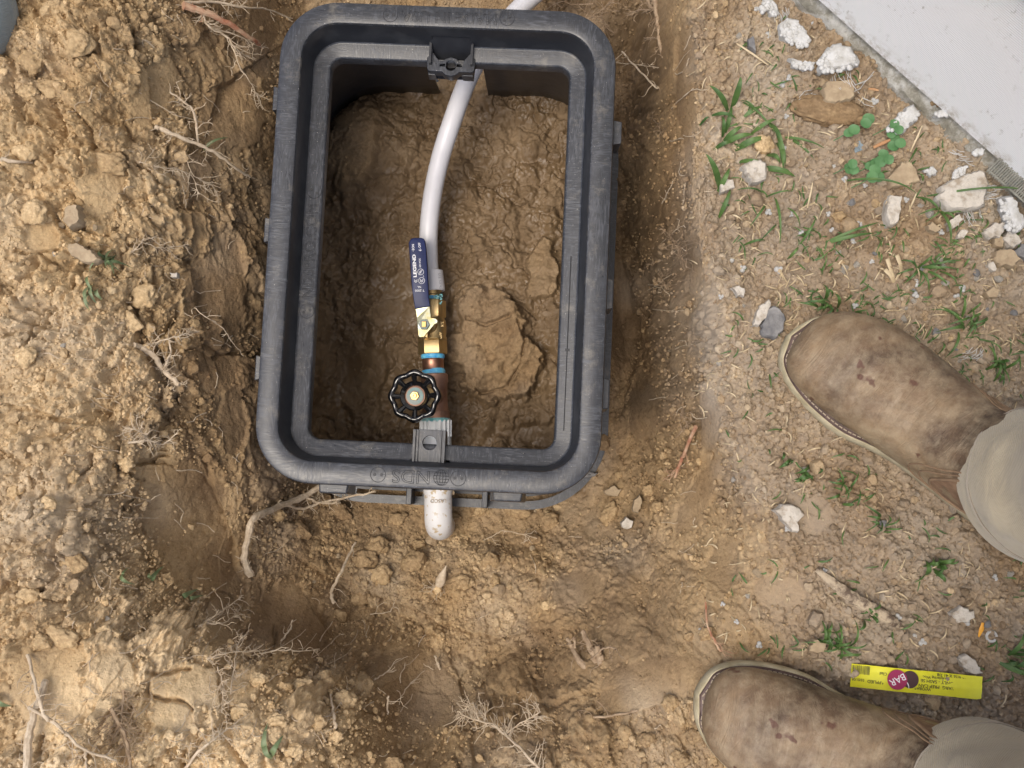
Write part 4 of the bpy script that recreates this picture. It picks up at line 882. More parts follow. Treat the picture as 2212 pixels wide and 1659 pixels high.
slab('stone', q6([(285, 1345), (330, 1310), (395, 1305), (440, 1330), (468, 1375), (430, 1420), (440, 1465), (415, 1478), (350, 1425), (320, 1385)]), 'stone_w', 'jagged pale stone lying alone between the two boots', 'stone', .010, .002, seed=19)
slab('stone', q6([(205, 270), (240, 130), (300, 115), (360, 180), (345, 270), (290, 315), (225, 300)]), 'stone_g', 'dark blue grey stone beside the toe of the upper boot', 'stone', .009, .002, seed=20)
slab('stone', q6([(160, 235), (200, 120), (260, 80), (270, 110), (235, 190), (190, 240)]), 'stone_w', 'slim pinkish stone leaning on the dark grey stone', 'stone', .008, .005, seed=21)
slab('stone', q7([(1770, 370), (1830, 330), (1900, 360), (1905, 400), (1840, 430), (1780, 425)]), 'stone_g', 'light grey stone set in soil above the yellow label', 'stone', .008, .0, seed=22).data.materials[0] = M['stone_w']
slab('stone', q7([(1800, 640), (1860, 610), (1910, 650), (1955, 720), (1900, 735), (1840, 690)]), 'stone_w', 'flat grey stone touching the end of the yellow label', 'stone', .007, .002, seed=23)
slab('stone', q7([(915, 590), (960, 520), (1030, 550), (1010, 600), (950, 600)]), 'stone_t', 'tan lump against the toe of the lower boot', 'stone', .010, .0, seed=24)
slab('stone', [(1253, 1025), (1268, 1018), (1292, 1022), (1285, 1030), (1262, 1033)], 'stone_g', 'dark wet stone under the corner of the box foot', 'stone', .010, .0, seed=25)
slab('stone', [(1215, 1048), (1245, 1030), (1252, 1045), (1240, 1056), (1222, 1060)], 'stone_g', 'dark green grey stone tucked under the near foot ring', 'stone', .008, .0, seed=26)
slab('stone', [(1340, 1130), (1352, 1118), (1366, 1125), (1362, 1142), (1348, 1143)], 'stone_w', 'bright tan stone at the right of the loose fill', 'stone', .010, .002, seed=27)
slab('stone', [(1302, 1060), (1325, 1050), (1342, 1058), (1334, 1072), (1312, 1072)], 'stone_t', 'tan flat stone right of the box corner', 'stone', .008, .002, seed=28)
slab('stone', [(1366, 1085), (1380, 1070), (1388, 1085), (1376, 1110), (1364, 1105)], 'stone_t', 'pointed tan stone beside the brighter one', 'stone', .010, .002, seed=29)
slab('stone', q5([(530, 225), (560, 205), (580, 250), (575, 295), (545, 265)]), 'stone_g', 'small slate grey stone near the pale foam pieces', 'stone', .006, .002, seed=30)
slab('stone', [(150, 535), (170, 525), (205, 545), (222, 565), (200, 572), (165, 560)], 'stone_t', 'pale flat stone on the left heap', 'stone', .010, .004, seed=31)
slab('stone', [(148, 450), (175, 447), (182, 480), (160, 500), (145, 480)], 'stone_t', 'grey brown stone wedged in the left bank', 'stone', .012, .0, seed=32)
slab('stone', [(370, 590), (388, 592), (384, 600), (372, 602)], 'stone_w', 'tiny white stone chip on the left slope', 'stone', .006, .002, seed=33)
# gravel: separate pebbles sharing a few meshes
pebs = []
for i in range(5):
    rs = np.random.RandomState(90 + i); V, F = lumpmesh(rs, 2, 8, .06, (1, .8, .6), fine=.02)
    me = bpy.data.meshes.new('pebble'); me.from_pydata([tuple(v) for v in V], [], [tuple(int(a) for a in f) for f in F]); me.materials.append(M[('stone_w', 'stone_t', 'stone_t', 'stone_w', 'stone_g')[i]]); pebs.append(me)
def pebble(u, v, r, label, group, k=None, name='pebble', cat='pebble', me=None, lift=.25):
    p = G(u, v); o = bpy.data.objects.new(name, me or pebs[rnd.randrange(5) if k is None else k]); COL.objects.link(o)
    o.location = p + Vector((0, 0, r * lift)); o.scale = (r, r, r); o.rotation_euler = (rnd.uniform(-.4, .4), rnd.uniform(-.4, .4), rnd.uniform(0, 6.28)); return tag(o, label, cat, group)
def inboot(u, v):
    return ((u - 1640) * .8 + (v - 760) * .6 > 60 and 20 < (u - 1700) * -.05 + 40 and (abs((v - 800) - (u - 1790) * .66) < 150) and u > 1660) or (u > 1490 and v > 1400 and abs((v - 1540) - (u - 1620) * .2) < 140)
c_ = 0
while c_ < 75:
    u = rnd.gauss(2060, 130) if rnd.random() < .6 else rnd.uniform(1540, 2210); v = rnd.gauss(570, 110) if u > 1800 and rnd.random() < .7 else rnd.uniform(20, 1400)
    if not (1530 < u < 2215 and v < 1640) or inboot(u, v) or v < (u - 1713) * .92 + 40: continue
    c_ += 1; pebble(u, v, rnd.uniform(.0025, .0062), 'small pale stone chip on the littered ground right of the pit', 'stone chips right of the pit')
for _ in range(10): pebble(rnd.uniform(640, 1430), rnd.uniform(1100, 1290), rnd.uniform(.0025, .005), 'small tan stone in the loose fill below the box', 'stones in the loose fill', rnd.choice([1, 2]))
for _ in range(9): pebble(rnd.uniform(10, 250), rnd.uniform(300, 1400), rnd.uniform(.003, .006), 'small light stone on the heap at the left', 'stones on the left heap', rnd.choice([0, 1, 2]))
# polystyrene foam pieces with beady surface
def foam(poly, label, th=.010, lift=.002, seed=1, n=55, stone=False):
    o = slab('foam_piece', poly, 'foam', label, 'foam piece', th, lift, seed=seed, jag=.0022, top=.82)
    bm = bmesh.new(); bm.from_mesh(o.data); rs = random.Random(seed); c = Vector(o.location)
    us = [p[0] for p in poly]; vs = [p[1] for p in poly]; k = 0; t_ = 0
    def ins_(x, y):
        r = False; j = len(poly) - 1
        for i in range(len(poly)):
            if (poly[i][1] > y) != (poly[j][1] > y) and x < (poly[j][0] - poly[i][0]) * (y - poly[i][1]) / (poly[j][1] - poly[i][1]) + poly[i][0]: r = not r
            j = i
        return r
    while k < n and t_ < 3000:
        t_ += 1; u = rs.uniform(min(us), max(us)); v = rs.uniform(min(vs), max(vs))
        if not ins_(u, v): continue
        k += 1; p = C(u, v, c.z + th * .85) - c; r = rs.uniform(.0016, .0028)
        bmesh.ops.create_icosphere(bm, subdivisions=2, radius=r, matrix=Matrix.Translation(p))
    for f in bm.faces: f.smooth = True
    bm.to_mesh(o.data); bm.free(); return o
foam(q5([(605, 60), (625, 10), (650, 0), (680, 20), (705, 75), (690, 90), (660, 75), (640, 50), (620, 72)]), 'small white foam piece near the top, left of the wall strip', .008, seed=2, n=30)
foam(q5([(705, 150), (760, 110), (800, 120), (855, 175), (875, 250), (840, 270), (770, 240), (715, 200)]), 'white and grey foam chunk with a pointed lower end', seed=3)
foam(q5([(910, 385), (960, 290), (1050, 262), (1110, 300), (1150, 360), (1110, 385), (1010, 400), (960, 405)]), 'largest white foam chunk beside the wall strip', .014, seed=4, n=80)
foam(q5([(765, 340), (840, 350), (900, 350), (900, 385), (830, 385), (790, 365)]), 'low white foam sliver left of the largest chunk', .007, seed=5, n=26)
foam(q5([(1300, 725), (1370, 640), (1440, 590), (1485, 630), (1440, 700), (1380, 740), (1340, 720)]), 'white foam strip behind the clover', seed=6, n=45)
foam(q4([(1370, 1110), (1430, 1085), (1490, 1120), (1520, 1200), (1570, 1290), (1625, 1350), (1610, 1440), (1530, 1480), (1450, 1400), (1400, 1250)]), 'long white foam chunk at the right edge by the mesh', .014, .008, seed=7, n=60)
foam(q4([(860, 860), (880, 800), (960, 745), (1005, 760), (980, 830), (900, 870)]), 'oval white foam bit above the big pale slab', .009, seed=8, n=20)
foam(q4([(530, 790), (600, 780), (630, 740), (650, 790), (640, 850), (580, 810)]), 'thin white foam flake left of the oval bit', .006, seed=9, n=12)
foam(q4([(1090, 580), (1130, 555), (1195, 560), (1180, 600), (1110, 610)]), 'white foam crumb pushed under the siding edge', .008, .025, seed=10, n=14)
foam(q4([(700, 130), (790, 110), (795, 180), (730, 190), (650, 160)]), 'white foam crumb under the clod on the wall strip', .006, .02, seed=11, n=14)
bead = bpy.data.meshes.new('foam_bead'); _b = bmesh.new(); bmesh.ops.create_icosphere(_b, subdivisions=2, radius=1)
for x, y, r in ((1.2, .4, .8), (.3, 1.3, .7)): bmesh.ops.create_icosphere(_b, subdivisions=2, radius=r, matrix=Matrix.Translation((x, y, 0)))
for f in _b.faces: f.smooth = True
_b.to_mesh(bead); _b.free(); bead.materials.append(M['foam'])
for x, y in [(720, 465), (650, 190), (770, 425), (750, 650), (985, 1190), (780, 1180), (655, 1165), (1090, 1260), (1000, 1275), (830, 1290), (700, 1490), (510, 1495), (450, 1440), (1185, 1020), (1080, 985), (1250, 560), (1120, 1330), (1160, 1245), (1470, 1575), (1730, 1590), (1700, 1635), (1600, 1290), (1550, 960), (900, 130), (600, 50), (1015, 920), (960, 1030), (870, 600), (1410, 1100), (745, 820), (1640, 1110), (1230, 1440)]:
    u, v = q5([(x, y)])[0]; pebble(u, v, rnd.uniform(.0019, .0032), 'tiny white foam beads scattered on the soil near the wall', 'foam beads near the wall', name='foam_bead', cat='foam bead', me=bead)
for u, v in [(1593, 1345), (1512, 1360), (1564, 1306), (2090, 1347), (1989, 1389), (1975, 1372), (1815, 900), (1780, 1235), (2100, 930), (1640, 1390), (2010, 1220), (2150, 1250), (1938, 1330), (2188, 1190), (1560, 640), (1980, 640), (1850, 660), (1700, 1140)]:
    pebble(u, v, rnd.uniform(.0018, .0028), 'tiny white foam bead on the trodden ground around the boots', 'foam beads around the boots', name='foam_bead', cat='foam bead', me=bead)

# ------------------------------------------------------------------ roots
def hairs(g, P, n, L, r, rs, up=.4, dep=1):
    for _ in range(n):
        i = rs.randrange(len(P) - 1); p = Vector(P[i]).lerp(Vector(P[i + 1]), rs.random()); d = (Vector(P[i + 1]) - Vector(P[i])).normalized()
        a = rs.choice((-1, 1)) * rs.uniform(.5, 1.5); q = Matrix.Rotation(a, 3, 'Z') @ d; q.z += rs.uniform(-.3, up); Q = [p]; l = L * rs.uniform(.35, 1)
        for k in range(5):
            q = (q + Vector((rs.uniform(-.5, .5), rs.uniform(-.5, .5), rs.uniform(-.25, .25)))).normalized(); t = Q[-1] + q * l / 5; t.z = max(t.z, hz(t.x, t.y) + r * .3); Q.append(t)
        g.tube(Q, [r, r * .9, r * .8, r * .7, r * .6, r * .4], 4)
        if dep and rs.random() < .6: hairs(g, Q, 2, L * .5, r * .7, rs, up, dep - 1)
def root(label, lines, m='bone', nh=10, hl=.025, hr=.0005, seed=0, name='root', group=None, lift=.004, cat='root'):
    rs = random.Random(seed + 11); g = MB()
    for pts, r0, r1 in lines:
        P = []
        for k, p in enumerate(pts):
            u, v = p[:2]; z = p[2] if len(p) > 2 else lift; P.append(G(u, v, z))
        P = spline(P, 5); n = len(P); sc_ = (CH + .12) / FPX
        for i in range(1, n - 1): P[i] = P[i] + Vector((rs.uniform(-1, 1), rs.uniform(-1, 1), rs.uniform(-.5, .5))) * .0009
        for i in range(n): P[i].z = max(P[i].z, hz(P[i].x, P[i].y) + r0 * sc_ * .3)
        rr = [max(.0004, (r0 + (r1 - r0) * i / (n - 1)) * sc_ * rs.uniform(.85, 1.15)) for i in range(n)]
        g.tube(P, rr, 8); hairs(g, P, int(nh * len(pts) / 4) + 1, hl, hr, rs)
    loc = Vector(P[0]); loc.z = hz(loc.x, loc.y)
    return tag(g.build(name, m, loc=loc, fix=False), label, cat, group)
root('long pale forked root running under the near left corner of the box', [([(544, 1246, .0), (528, 1205, .012), (540, 1150, .02), (546, 1122, .022), (600, 1096, .024), (652, 1074, .03), (703, 1044, .035)], 8.5, 6.5), ([(616, 1092, .024), (655, 1098, .02), (700, 1084, .03), (760, 1072, .035), (812, 1062, .035)], 4, 2.2), ([(660, 1073, .03), (700, 1088, .03), (735, 1080, .032), (745, 1070, .03)], 3, 1.5)], nh=14, hl=.018, seed=1)
root('thick torn root with reddish core sticking out at the top left of the pit', [([(396, 12, .01), (434, 23, .03), (469, 39, .04), (508, 59, .05), (539, 80, .055), (560, 96, .05)], 8, 4)], 'redroot', 3, .02, seed=2)
root('branching pale root above the torn reddish root', [([(398, 6, .01), (469, 4, .03), (527, 16, .05), (578, 20, .06), (632, 40, .06)], 3.4, 1.2), ([(434, 23, .02), (450, 55, .03), (490, 80, .04), (508, 105, .04), (540, 125, .04)], 2.6, 1.8), ([(458, 60, .03), (508, 75, .04), (570, 105, .05)], 2, 1), ([(500, 100, .03), (520, 145, .04), (545, 185, .04), (558, 212, .03)], 1.6, .7)], nh=16, hl=.028, seed=3)
root('straight woody root slanting down across the left slope', [([(336, 273, .004), (371, 289, .015), (422, 309, .03), (469, 332, .035), (508, 363, .03), (540, 382, .03)], 4.6, 2.6), ([(428, 308, .02), (422, 254, .045), (406, 227, .05), (367, 199, .04)], 3, 1.6)], nh=12, hl=.022, seed=4)
root('thin curved root above the slanting woody root', [([(289, 191, .004), (336, 223, .01), (383, 250, .02), (441, 264, .02)], 1.2, .7)], nh=3, seed=5)
root('stubby pale root with side twig in the dark hollow at left', [([(296, 748, .004), (333, 769, .02), (354, 801, .03), (388, 831, .035)], 6, 4.5), ([(354, 798, .03), (369, 757, .04), (365, 735, .04)], 2.6, 1.2), ([(330, 742, .02), (358, 733, .03), (394, 723, .04), (430, 715, .04)], 1.8, 1)], nh=18, hl=.02, seed=6)
root('small twiggy root lower down in the left bank', [([(276, 957, .004), (322, 952, .02), (351, 959, .025), (384, 936, .03)], 2.6, 1.1), ([(322, 952, .02), (300, 930, .02), (270, 925, .01)], 1.2, .6)], nh=22, hl=.02, seed=7)
root('thin thread of root hanging left of the box', [([(420, 665, .01), (444, 683, .02), (476, 705, .02), (501, 737, .02), (526, 769, .015)], 1.2, .6)], nh=3, seed=8)
root('pale root end entering from the left edge', [([(-14, 348, .004), (30, 348, .006), (70, 351, .003)], 4.5, 2.5)], nh=1, seed=9)
root('fine root fringe in the left bank under the slanting root', [([(300, 350, .01), (350, 360, .02), (410, 375, .02), (430, 420, .02)], .9, .5), ([(400, 330, .01), (420, 380, .02), (460, 400, .02)], .9, .5)], nh=26, hl=.026, hr=.0004, seed=10)
root('wiry root tangle on the left bank beside the grass tuft', [([(282, 545, .01), (320, 515, .02), (350, 535, .02), (390, 560, .02)], 1.2, .6), ([(300, 520, .01), (345, 535, .02), (400, 530, .025)], 1.0, .5)], nh=18, hl=.018, hr=.0004, seed=11)
root('thick root rising from the bottom left corner', [([(58, 1690, .01), (62, 1603, .014), (73, 1544, .014), (91, 1499, .01), (99, 1470, .002)], 7.5, 6)], 'bone', 6, .03, seed=12)
root('slim root crossing the thick corner root', [([(59, 1415, .004), (77, 1481, .016), (94, 1544, .018), (112, 1560, .01)], 3.2, 3)], nh=8, hl=.03, seed=13)
root('long root trailing right along the bottom left edge', [([(60, 1528, .02), (112, 1558, .012), (150, 1589, .01), (181, 1617, .012), (251, 1642, .008)], 3.6, 2), ([(181, 1617, .01), (186, 1640, .01), (190, 1670, .01)], 2.6, 2)], nh=10, hl=.04, seed=14)
root('upright root with a hairy skirt near the bottom edge', [([(240, 1530, .004), (262, 1575, .012), (275, 1610, .012), (283, 1670, .01)], 4, 3), ([(268, 1490, .004), (262, 1540, .01), (258, 1570, .01)], 3, 1.5)], 'root2', 50, .035, .0004, seed=15)
root('spindly root reaching over the lower left pit edge', [([(430, 1354, .006), (468, 1330, .03), (500, 1306, .04), (526, 1286, .04)], 2.2, 1), ([(440, 1345, .01), (482, 1345, .03), (510, 1325, .035)], 1.8, .8)], nh=14, hl=.03, seed=16)
root('short brown root stub on the lower left bank', [([(386, 1362, .002), (396, 1340, .015), (410, 1322, .015)], 3.4, 2.6)], 'root2', 4, seed=17)
root('tangled bleached root spray at the pit edge, long upright strand', [([(498, 1500, .01), (506, 1440, .03), (512, 1400, .04), (522, 1374, .05)], 1.6, .9), ([(447, 1424, .01), (489, 1411, .04), (558, 1405, .05)], 1.8, .8), ([(470, 1440, .01), (482, 1480, .03), (478, 1540, .02)], 1.8, 1)], nh=30, hl=.024, hr=.00045, seed=18)
root('rough root rising right of the hairy skirt root', [([(395, 1665, .006), (436, 1617, .02), (465, 1595, .03), (494, 1572, .03)], 3, 1.2)], nh=22, hl=.03, seed=19)
root('bent twig lying on the pit floor below the long forked root', [([(608, 1384, .003), (624, 1362, .02), (632, 1340, .03)], 2.2, 1.6)], nh=2, seed=20)
root('knobbly horizontal twig at the lower left of the pit', [([(560, 1412, .01), (610, 1404, .03), (650, 1405, .04), (690, 1402, .04)], 1.6, 1)], nh=10, hl=.02, seed=21)
root('twisted root standing out of the loose fill', [([(768, 1172, .02), (751, 1203, .02), (733, 1243, .025), (716, 1278, .012), (722, 1302, .002)], 2.6, 4.4)], nh=2, seed=22)
root('curled thin root at the drop of the loose fill', [([(800, 1327, .004), (839, 1322, .012), (851, 1305, .02), (852, 1293, .02)], 1.3, .9)], nh=1, seed=23)
root('small pale twig below the curled root', [([(808, 1469, .004), (830, 1455, .01), (856, 1447, .01)], 1.8, 1.1)], nh=1, seed=24)
root('thread like root on the scraped slope', [([(865, 1510, .003), (887, 1475, .008), (918, 1449, .008)], 1.2, .7)], nh=1, seed=25)
root('short stub root standing on the scraped slope', [([(939, 1416, .02), (944, 1428, .012), (950, 1446, .0)], 2.2, 3)], nh=1, seed=26)
root('pale peg of root above the bottom mound', [([(839, 1503, .02), (838, 1520, .012), (837, 1543, .0)], 2.4, 2)], nh=2, seed=27)
root('root with a small bulb end on the bottom mound', [([(714, 1500, .006), (720, 1535, .01), (724, 1562, .008), (725, 1572, .004)], 1.8, 4)], nh=5, hl=.014, seed=28)
root('bushy bleached root spray at the bottom centre', [([(1172, 1670, .006), (1133, 1625, .02), (1089, 1585, .03), (1058, 1563, .035), (1023, 1553, .04), (988, 1537, .04)], 3, 1.4), ([(1089, 1585, .03), (1124, 1563, .035), (1168, 1537, .04)], 1.8, .9), ([(1050, 1565, .03), (1040, 1540, .04), (1020, 1525, .04), (995, 1535, .04)], 1.3, .8)], nh=34, hl=.03, seed=29)
root('muddy root stump with broken prongs', [([(1225, 1378, .05), (1236, 1400, .035), (1250, 1425, .02), (1268, 1445, .0)], 3.4, 8), ([(1258, 1364, .05), (1272, 1392, .035), (1282, 1412, .02), (1290, 1430, .0)], 5.5, 9), ([(1277, 1424, .02), (1305, 1401, .03), (1331, 1401, .03)], 2.2, 1.6), ([(1290, 1395, .03), (1294, 1415, .015), (1300, 1435, .0)], 6, 9), ([(1240, 1376, .045), (1243, 1400, .03)], 2, 3)], 'root2', 3, seed=30)
root('low root edge half buried near the lower boot', [([(1243, 1552, .002), (1287, 1548, .005), (1330, 1545, .005), (1378, 1535, .003)], 3, 2)], 'root2', 6, seed=31)
root('fine arching root over the clods below the box', [([(1045, 1168, .012), (1070, 1155, .02), (1094, 1146, .024), (1160, 1163, .012)], 1.1, .7)], nh=5, seed=32)
root('torn red brown root in the right wall of the trench', [([(1503, 922, .01), (1482, 971, .02), (1470, 1000, .02), (1458, 1030, .015)], 4, 3.2)], 'redroot', 4, seed=33)
root('stout grey root down the trench corner at the top right', [([(1412, -30, .03), (1418, 20, .035), (1421, 46, .03), (1425, 91, .03), (1432, 124, .02)], 7.5, 3), ([(1414, 20, .03), (1377, 23, .06), (1359, 27, .06)], 2.2, 1.5), ([(1421, 84, .03), (1391, 82, .05)], 2.2, 1.6), ([(1395, -10, .05), (1405, 12, .04), (1416, 25, .03)], 2, 1.6)], 'root2', 16, .022, seed=34)
root('bare straight twig across the top right trench', [([(1344, 112, .10), (1366, 137, .11), (1398, 169, .10), (1420, 191, .05)], 2.2, 2)], nh=5, seed=35)
root('thin crosswise root under the straight twig', [([(1320, 134, .07), (1361, 138, .09), (1423, 146, .06)], 1.1, .7)], nh=8, seed=36)
root('spray of fine roots beyond the top right corner of the box', [([(1262, 44, .05), (1285, 32, .06), (1310, 14, .07), (1326, -10, .07)], 1.5, 1.2), ([(1285, 32, .06), (1303, 45, .05), (1310, 68, .04)], 1.1, .7)], 'root2', 26, .03, seed=37)
root('grey twig poking from the trench wall by the spray', [([(1281, 8, .03), (1240, 10, .03), (1212, 3, .03), (1180, 20, .02)], 1.6, 1)], 'root2', 3, seed=38)
root('reddish twig standing by the lower boot toe', [([(1524, 1301, .02), (1532, 1363, .015), (1546, 1388, .01), (1557, 1407, .004)], 1.6, 2.8)], 'redroot', 2, seed=39)
for i, (u, v, lab) in enumerate([(1420, 268, 'upper'), (1455, 520, 'middle'), (1475, 560, 'ragged'), (1432, 605, 'small dark'), (1478, 905, 'lowest')]):
    root(lab + ' tuft of root hairs on the right trench wall', [([(u - 12, v - 14, .01), (u, v, .015), (u + 8, v + 18, .01)], 1.2, .8)], 'root2', 26, .022, .0004, seed=50 + i)
root('thin pale root crossing the trench wall', [([(1400, 615, .02), (1430, 622, .02), (1446, 640, .015)], 1.1, .8)], nh=1, seed=60)
root('fine root lying on the trench bench', [([(1410, 668, .02), (1445, 672, .015), (1480, 670, .008)], 1.1, .7)], nh=1, seed=61)
root('slanting root fibre above the bench', [([(1430, 440, .02), (1443, 415, .02), (1453, 392, .01)], 1.3, .9)], nh=1, seed=62)
g = MB(); b0 = G(953, 1251, .012); g.lathe(b0, (.35, .9, .2), [(-.012, .0008), (-.009, .0045), (-.002, .0062), (.006, .0045), (.014, .0016), (.018, .0005)], 14); hairs(g, [b0 + Vector((-.005, -.010, 0)), b0 + Vector((-.006, -.012, 0))], 10, .026, .0005, rnd)
tag(g.build('bulb', 'bone', loc=b0), 'small pale plant bulb with root threads in the loose fill', 'bulb')
# uncountable root hair litter
g = MB(); rs = random.Random(77)
for _ in range(260):
    k = rs.random()
    if k < .45: u, v = rs.uniform(120, 560), rs.uniform(0, 1350)
    elif k < .75: u, v = rs.uniform(150, 900), rs.uniform(1350, 1659)
    elif k < .9: u, v = rs.gauss(1480, 30), rs.uniform(0, 1300)
    else: u, v = rs.uniform(560, 1500), rs.uniform(1130, 1659)
    p = G(u, v, .003); Q = [p]; a = rs.uniform(0, 6.28); l = rs.uniform(.006, .022)
    for _k in range(4): a += rs.uniform(-.7, .7); t = Q[-1] + Vector((math.cos(a), math.sin(a), 0)) * l / 4; t.z = hz(t.x, t.y) + .002 + rs.uniform(0, .003); Q.append(t)
    g.tube(Q, rs.uniform(.00035, .0006), 4)
tag(g.build('fine_root_litter', 'bone', fix=False), 'thin bleached root hairs littering the dug soil', kind='stuff')

# ------------------------------------------------------------------ grass, clover, straw, stick
def blade(g, u0, v0, u1, v1, wpx, arch=.012, lift=.004, bend=0.):
    a = G(u0, v0, 0.0); b = G(u1, v1, lift); n = 9; d = b - a; sd_ = Vector((-d.y, d.x, 0)).normalized(); w = wpx * (CH / FPX) / 2; V = []; F = []
    for i in range(n + 1):
        t = i / n; p = a.lerp(b, t) + Vector((0, 0, arch * 4 * t * (1 - t))) + sd_ * bend * d.length * 4 * t * (1 - t); ww = w * (min(1, .45 + t * 2.2)) * (1 - t ** 2.2) ** .8 + .00012
        V += [p - sd_ * ww + Vector((0, 0, ww * .35)), p, p + sd_ * ww + Vector((0, 0, ww * .35))]
    for i in range(n): F += [(3 * i, 3 * i + 1, 3 * i + 4, 3 * i + 3), (3 * i + 1, 3 * i + 2, 3 * i + 5, 3 * i + 4)]
    g.add(V, F)
def gthing(name, blades, m, label, cat, group=None):
    g = MB(); 
    for b in blades: blade(g, *b)
    c = G(blades[0][0], blades[0][1]); return tag(g.build(name, m, loc=c, fix=False), label, cat, group)
def f5(x, y): return 1404 + x * .3907, y * .3907
def B5(L): return [(*f5(a, b), *f5(c, d), w * .3907, *r) for a, b, c, d, w, *r in L]
gthing('grass_clump', B5([(430, 615, 328, 472, 34, .01, .02), (452, 602, 502, 425, 36, .012, .03), (415, 735, 448, 585, 26), (520, 645, 620, 588, 26, .006), (340, 640, 480, 660, 22), (400, 800, 575, 745, 34, .012), (470, 830, 645, 762, 40, .012), (400, 790, 510, 700, 30), (740, 930, 685, 700, 34, .01),
    (720, 760, 965, 820, 14, .01), (385, 1045, 308, 850, 38, .012, .02), (380, 1205, 445, 1045, 26), (375, 1060, 440, 930, 30), (620, 930, 805, 978, 36, .008), (480, 900, 640, 915, 24), (745, 750, 905, 875, 20, .006), (560, 740, 700, 660, 24), (700, 790, 735, 935, 30), (400, 760, 395, 640, 22), (640, 860, 720, 905, 30), (500, 560, 690, 740, 14), (350, 830, 460, 790, 24), (270, 700, 330, 650, 14), (590, 640, 500, 555, 14), (660, 680, 740, 860, 26)]), 'grass', 'broad leaved green grass clump at the pit edge by the rubble', 'grass')
gthing('grass_clump', B5([(690, 1090, 718, 1350, 16), (830, 1350, 918, 1200, 14), (970, 1340, 1265, 1230, 16), (980, 1345, 1240, 1290, 22), (640, 1130, 550, 1255, 12), (620, 1065, 480, 1050, 10), (760, 1150, 830, 1260, 10), (700, 1240, 600, 1340, 10), (520, 1355, 640, 1330, 14), (760, 1435, 820, 1365, 16), (640, 1090, 790, 1060, 9)]), 'grass', 'scattered narrow green blades under the cream stone', 'grass')
gthing('grass_sprig', B5([(1080, 1000, 1480, 1075, 14, .02, .01, .03)]), 'grass', 'long dark blade pointing at the big pale slab', 'grass')
gthing('grass_sprig', B5([(1530, 1085, 2090, 1055, 12, .03, .02, -.02)]), 'grass', 'long blade lying across the big pale slab', 'grass')
gthing('grass_clump', B5([(1480, 1090, 1600, 1180, 16), (1600, 1160, 1700, 1110, 14), (1600, 1170, 1690, 1240, 14), (1605, 1170, 1660, 1360, 18), (1600, 1160, 1560, 1080, 14), (1600, 1170, 1520, 1230, 12), (1500, 1020, 1470, 960, 12), (1610, 1190, 1740, 1180, 10), (1590, 1160, 1480, 1190, 12)]), 'grass', 'thin grass clump in front of the big pale slab', 'grass')
gthing('grass_clump', B5([(1480, 1490, 1400, 1570, 16), (1490, 1480, 1640, 1500, 18), (1500, 1490, 1660, 1600, 16), (1480, 1480, 1560, 1410, 14), (1500, 1480, 1730, 1440, 12), (1470, 1480, 1380, 1440, 14), (1480, 1490, 1540, 1620, 14), (1460, 1490, 1360, 1520, 14), (1490, 1490, 1700, 1490, 14), (1600, 1500, 1700, 1590, 12)]), 'grass', 'green grass clump above the ankle of the upper boot', 'grass')
def tuft(u, v, R, n, w, m, label, seed, cat='grass', a0=0, a1=360, arch=.014):
    rs = random.Random(seed); L = []
    for _ in range(n):
        a = R_(rs.gauss((a0 + a1) / 2 + seed * 77, 75) if a1 - a0 > 300 else rs.uniform(a0, a1)); r = R * rs.uniform(.35, 1.25); L.append((*(lambda du, dv: (u + du, v + dv, u + du + r * math.cos(a), v + dv + r * math.sin(a)))(rs.gauss(0, R * .3), rs.gauss(0, R * .3)), w * rs.uniform(.6, 1.3), arch * rs.uniform(.5, 1.2), rs.uniform(.001, .012), rs.uniform(-.08, .08)))
    return gthing('grass_clump', L, m, label, cat)
tuft(1795, 1395, 54, 22, 5, 'grass', 'grass clump growing between the stick and the lower boot', 1)
tuft(1880, 1320, 26, 10, 6, 'grass', 'small grass sprig beside the lower end of the stick', 2)
tuft(2010, 1225, 36, 9, 9, 'grass', 'short broad bladed sprout right of the stick', 3)
tuft(1790, 660, 44, 16, 6, 'grass', 'sparse grass clump touching the top of the upper boot', 4)
tuft(2090, 690, 58, 20, 5, 'grass', 'grass clump right above the upper boot shaft', 5)
tuft(2150, 800, 44, 10, 6, 'grass', 'grass blades at the right edge by the upper boot', 6)
tuft(2175, 1440, 62, 10, 9, 'grass', 'long blades leaving the right edge by the yellow label', 7, a0=-60, a1=70)
tuft(1740, 1010, 36, 7, 8, 'grass', 'few short blades below the middle of the upper boot', 8)
tuft(1700, 990, 30, 4, 7, 'grass', 'two short blades between pit edge and upper boot', 9)
tuft(1820, 1060, 40, 9, 5, 'grass', 'thin grass wisps under the upper boot shaft', 10)
tuft(1900, 1130, 38, 10, 5, 'grass', 'flattened grass wisps between the legs', 11)
tuft(2020, 1020, 40, 8, 5, 'grass', 'short grass by the hem of the upper trouser leg', 12)
tuft(230, 545, 46, 10, 6, 'grass2', 'dusty grass tuft uprooted at the left pit edge', 13, arch=.02)
tuft(205, 620, 40, 6, 9, 'grass2', 'broad dusty blades hanging below the uprooted tuft', 14, a0=60, a1=130)
gthing('grass_sprig', [(262, 1240, 290, 1262, 9), (270, 1245, 280, 1225, 6)], 'grass2', 'single dusty leaf on the lower left heap', 'leaf')
gthing('grass_sprig', [(330, 1255, 355, 1222, 11), (335, 1250, 325, 1235, 8)], 'grass2', 'two dusty leaves at the lower left pit lip', 'leaf')
gthing('grass_sprig', [(395, 1290, 428, 1272, 12), (410, 1292, 440, 1285, 9)], 'grass2', 'dirt covered leaf pair just below the pit lip', 'leaf')
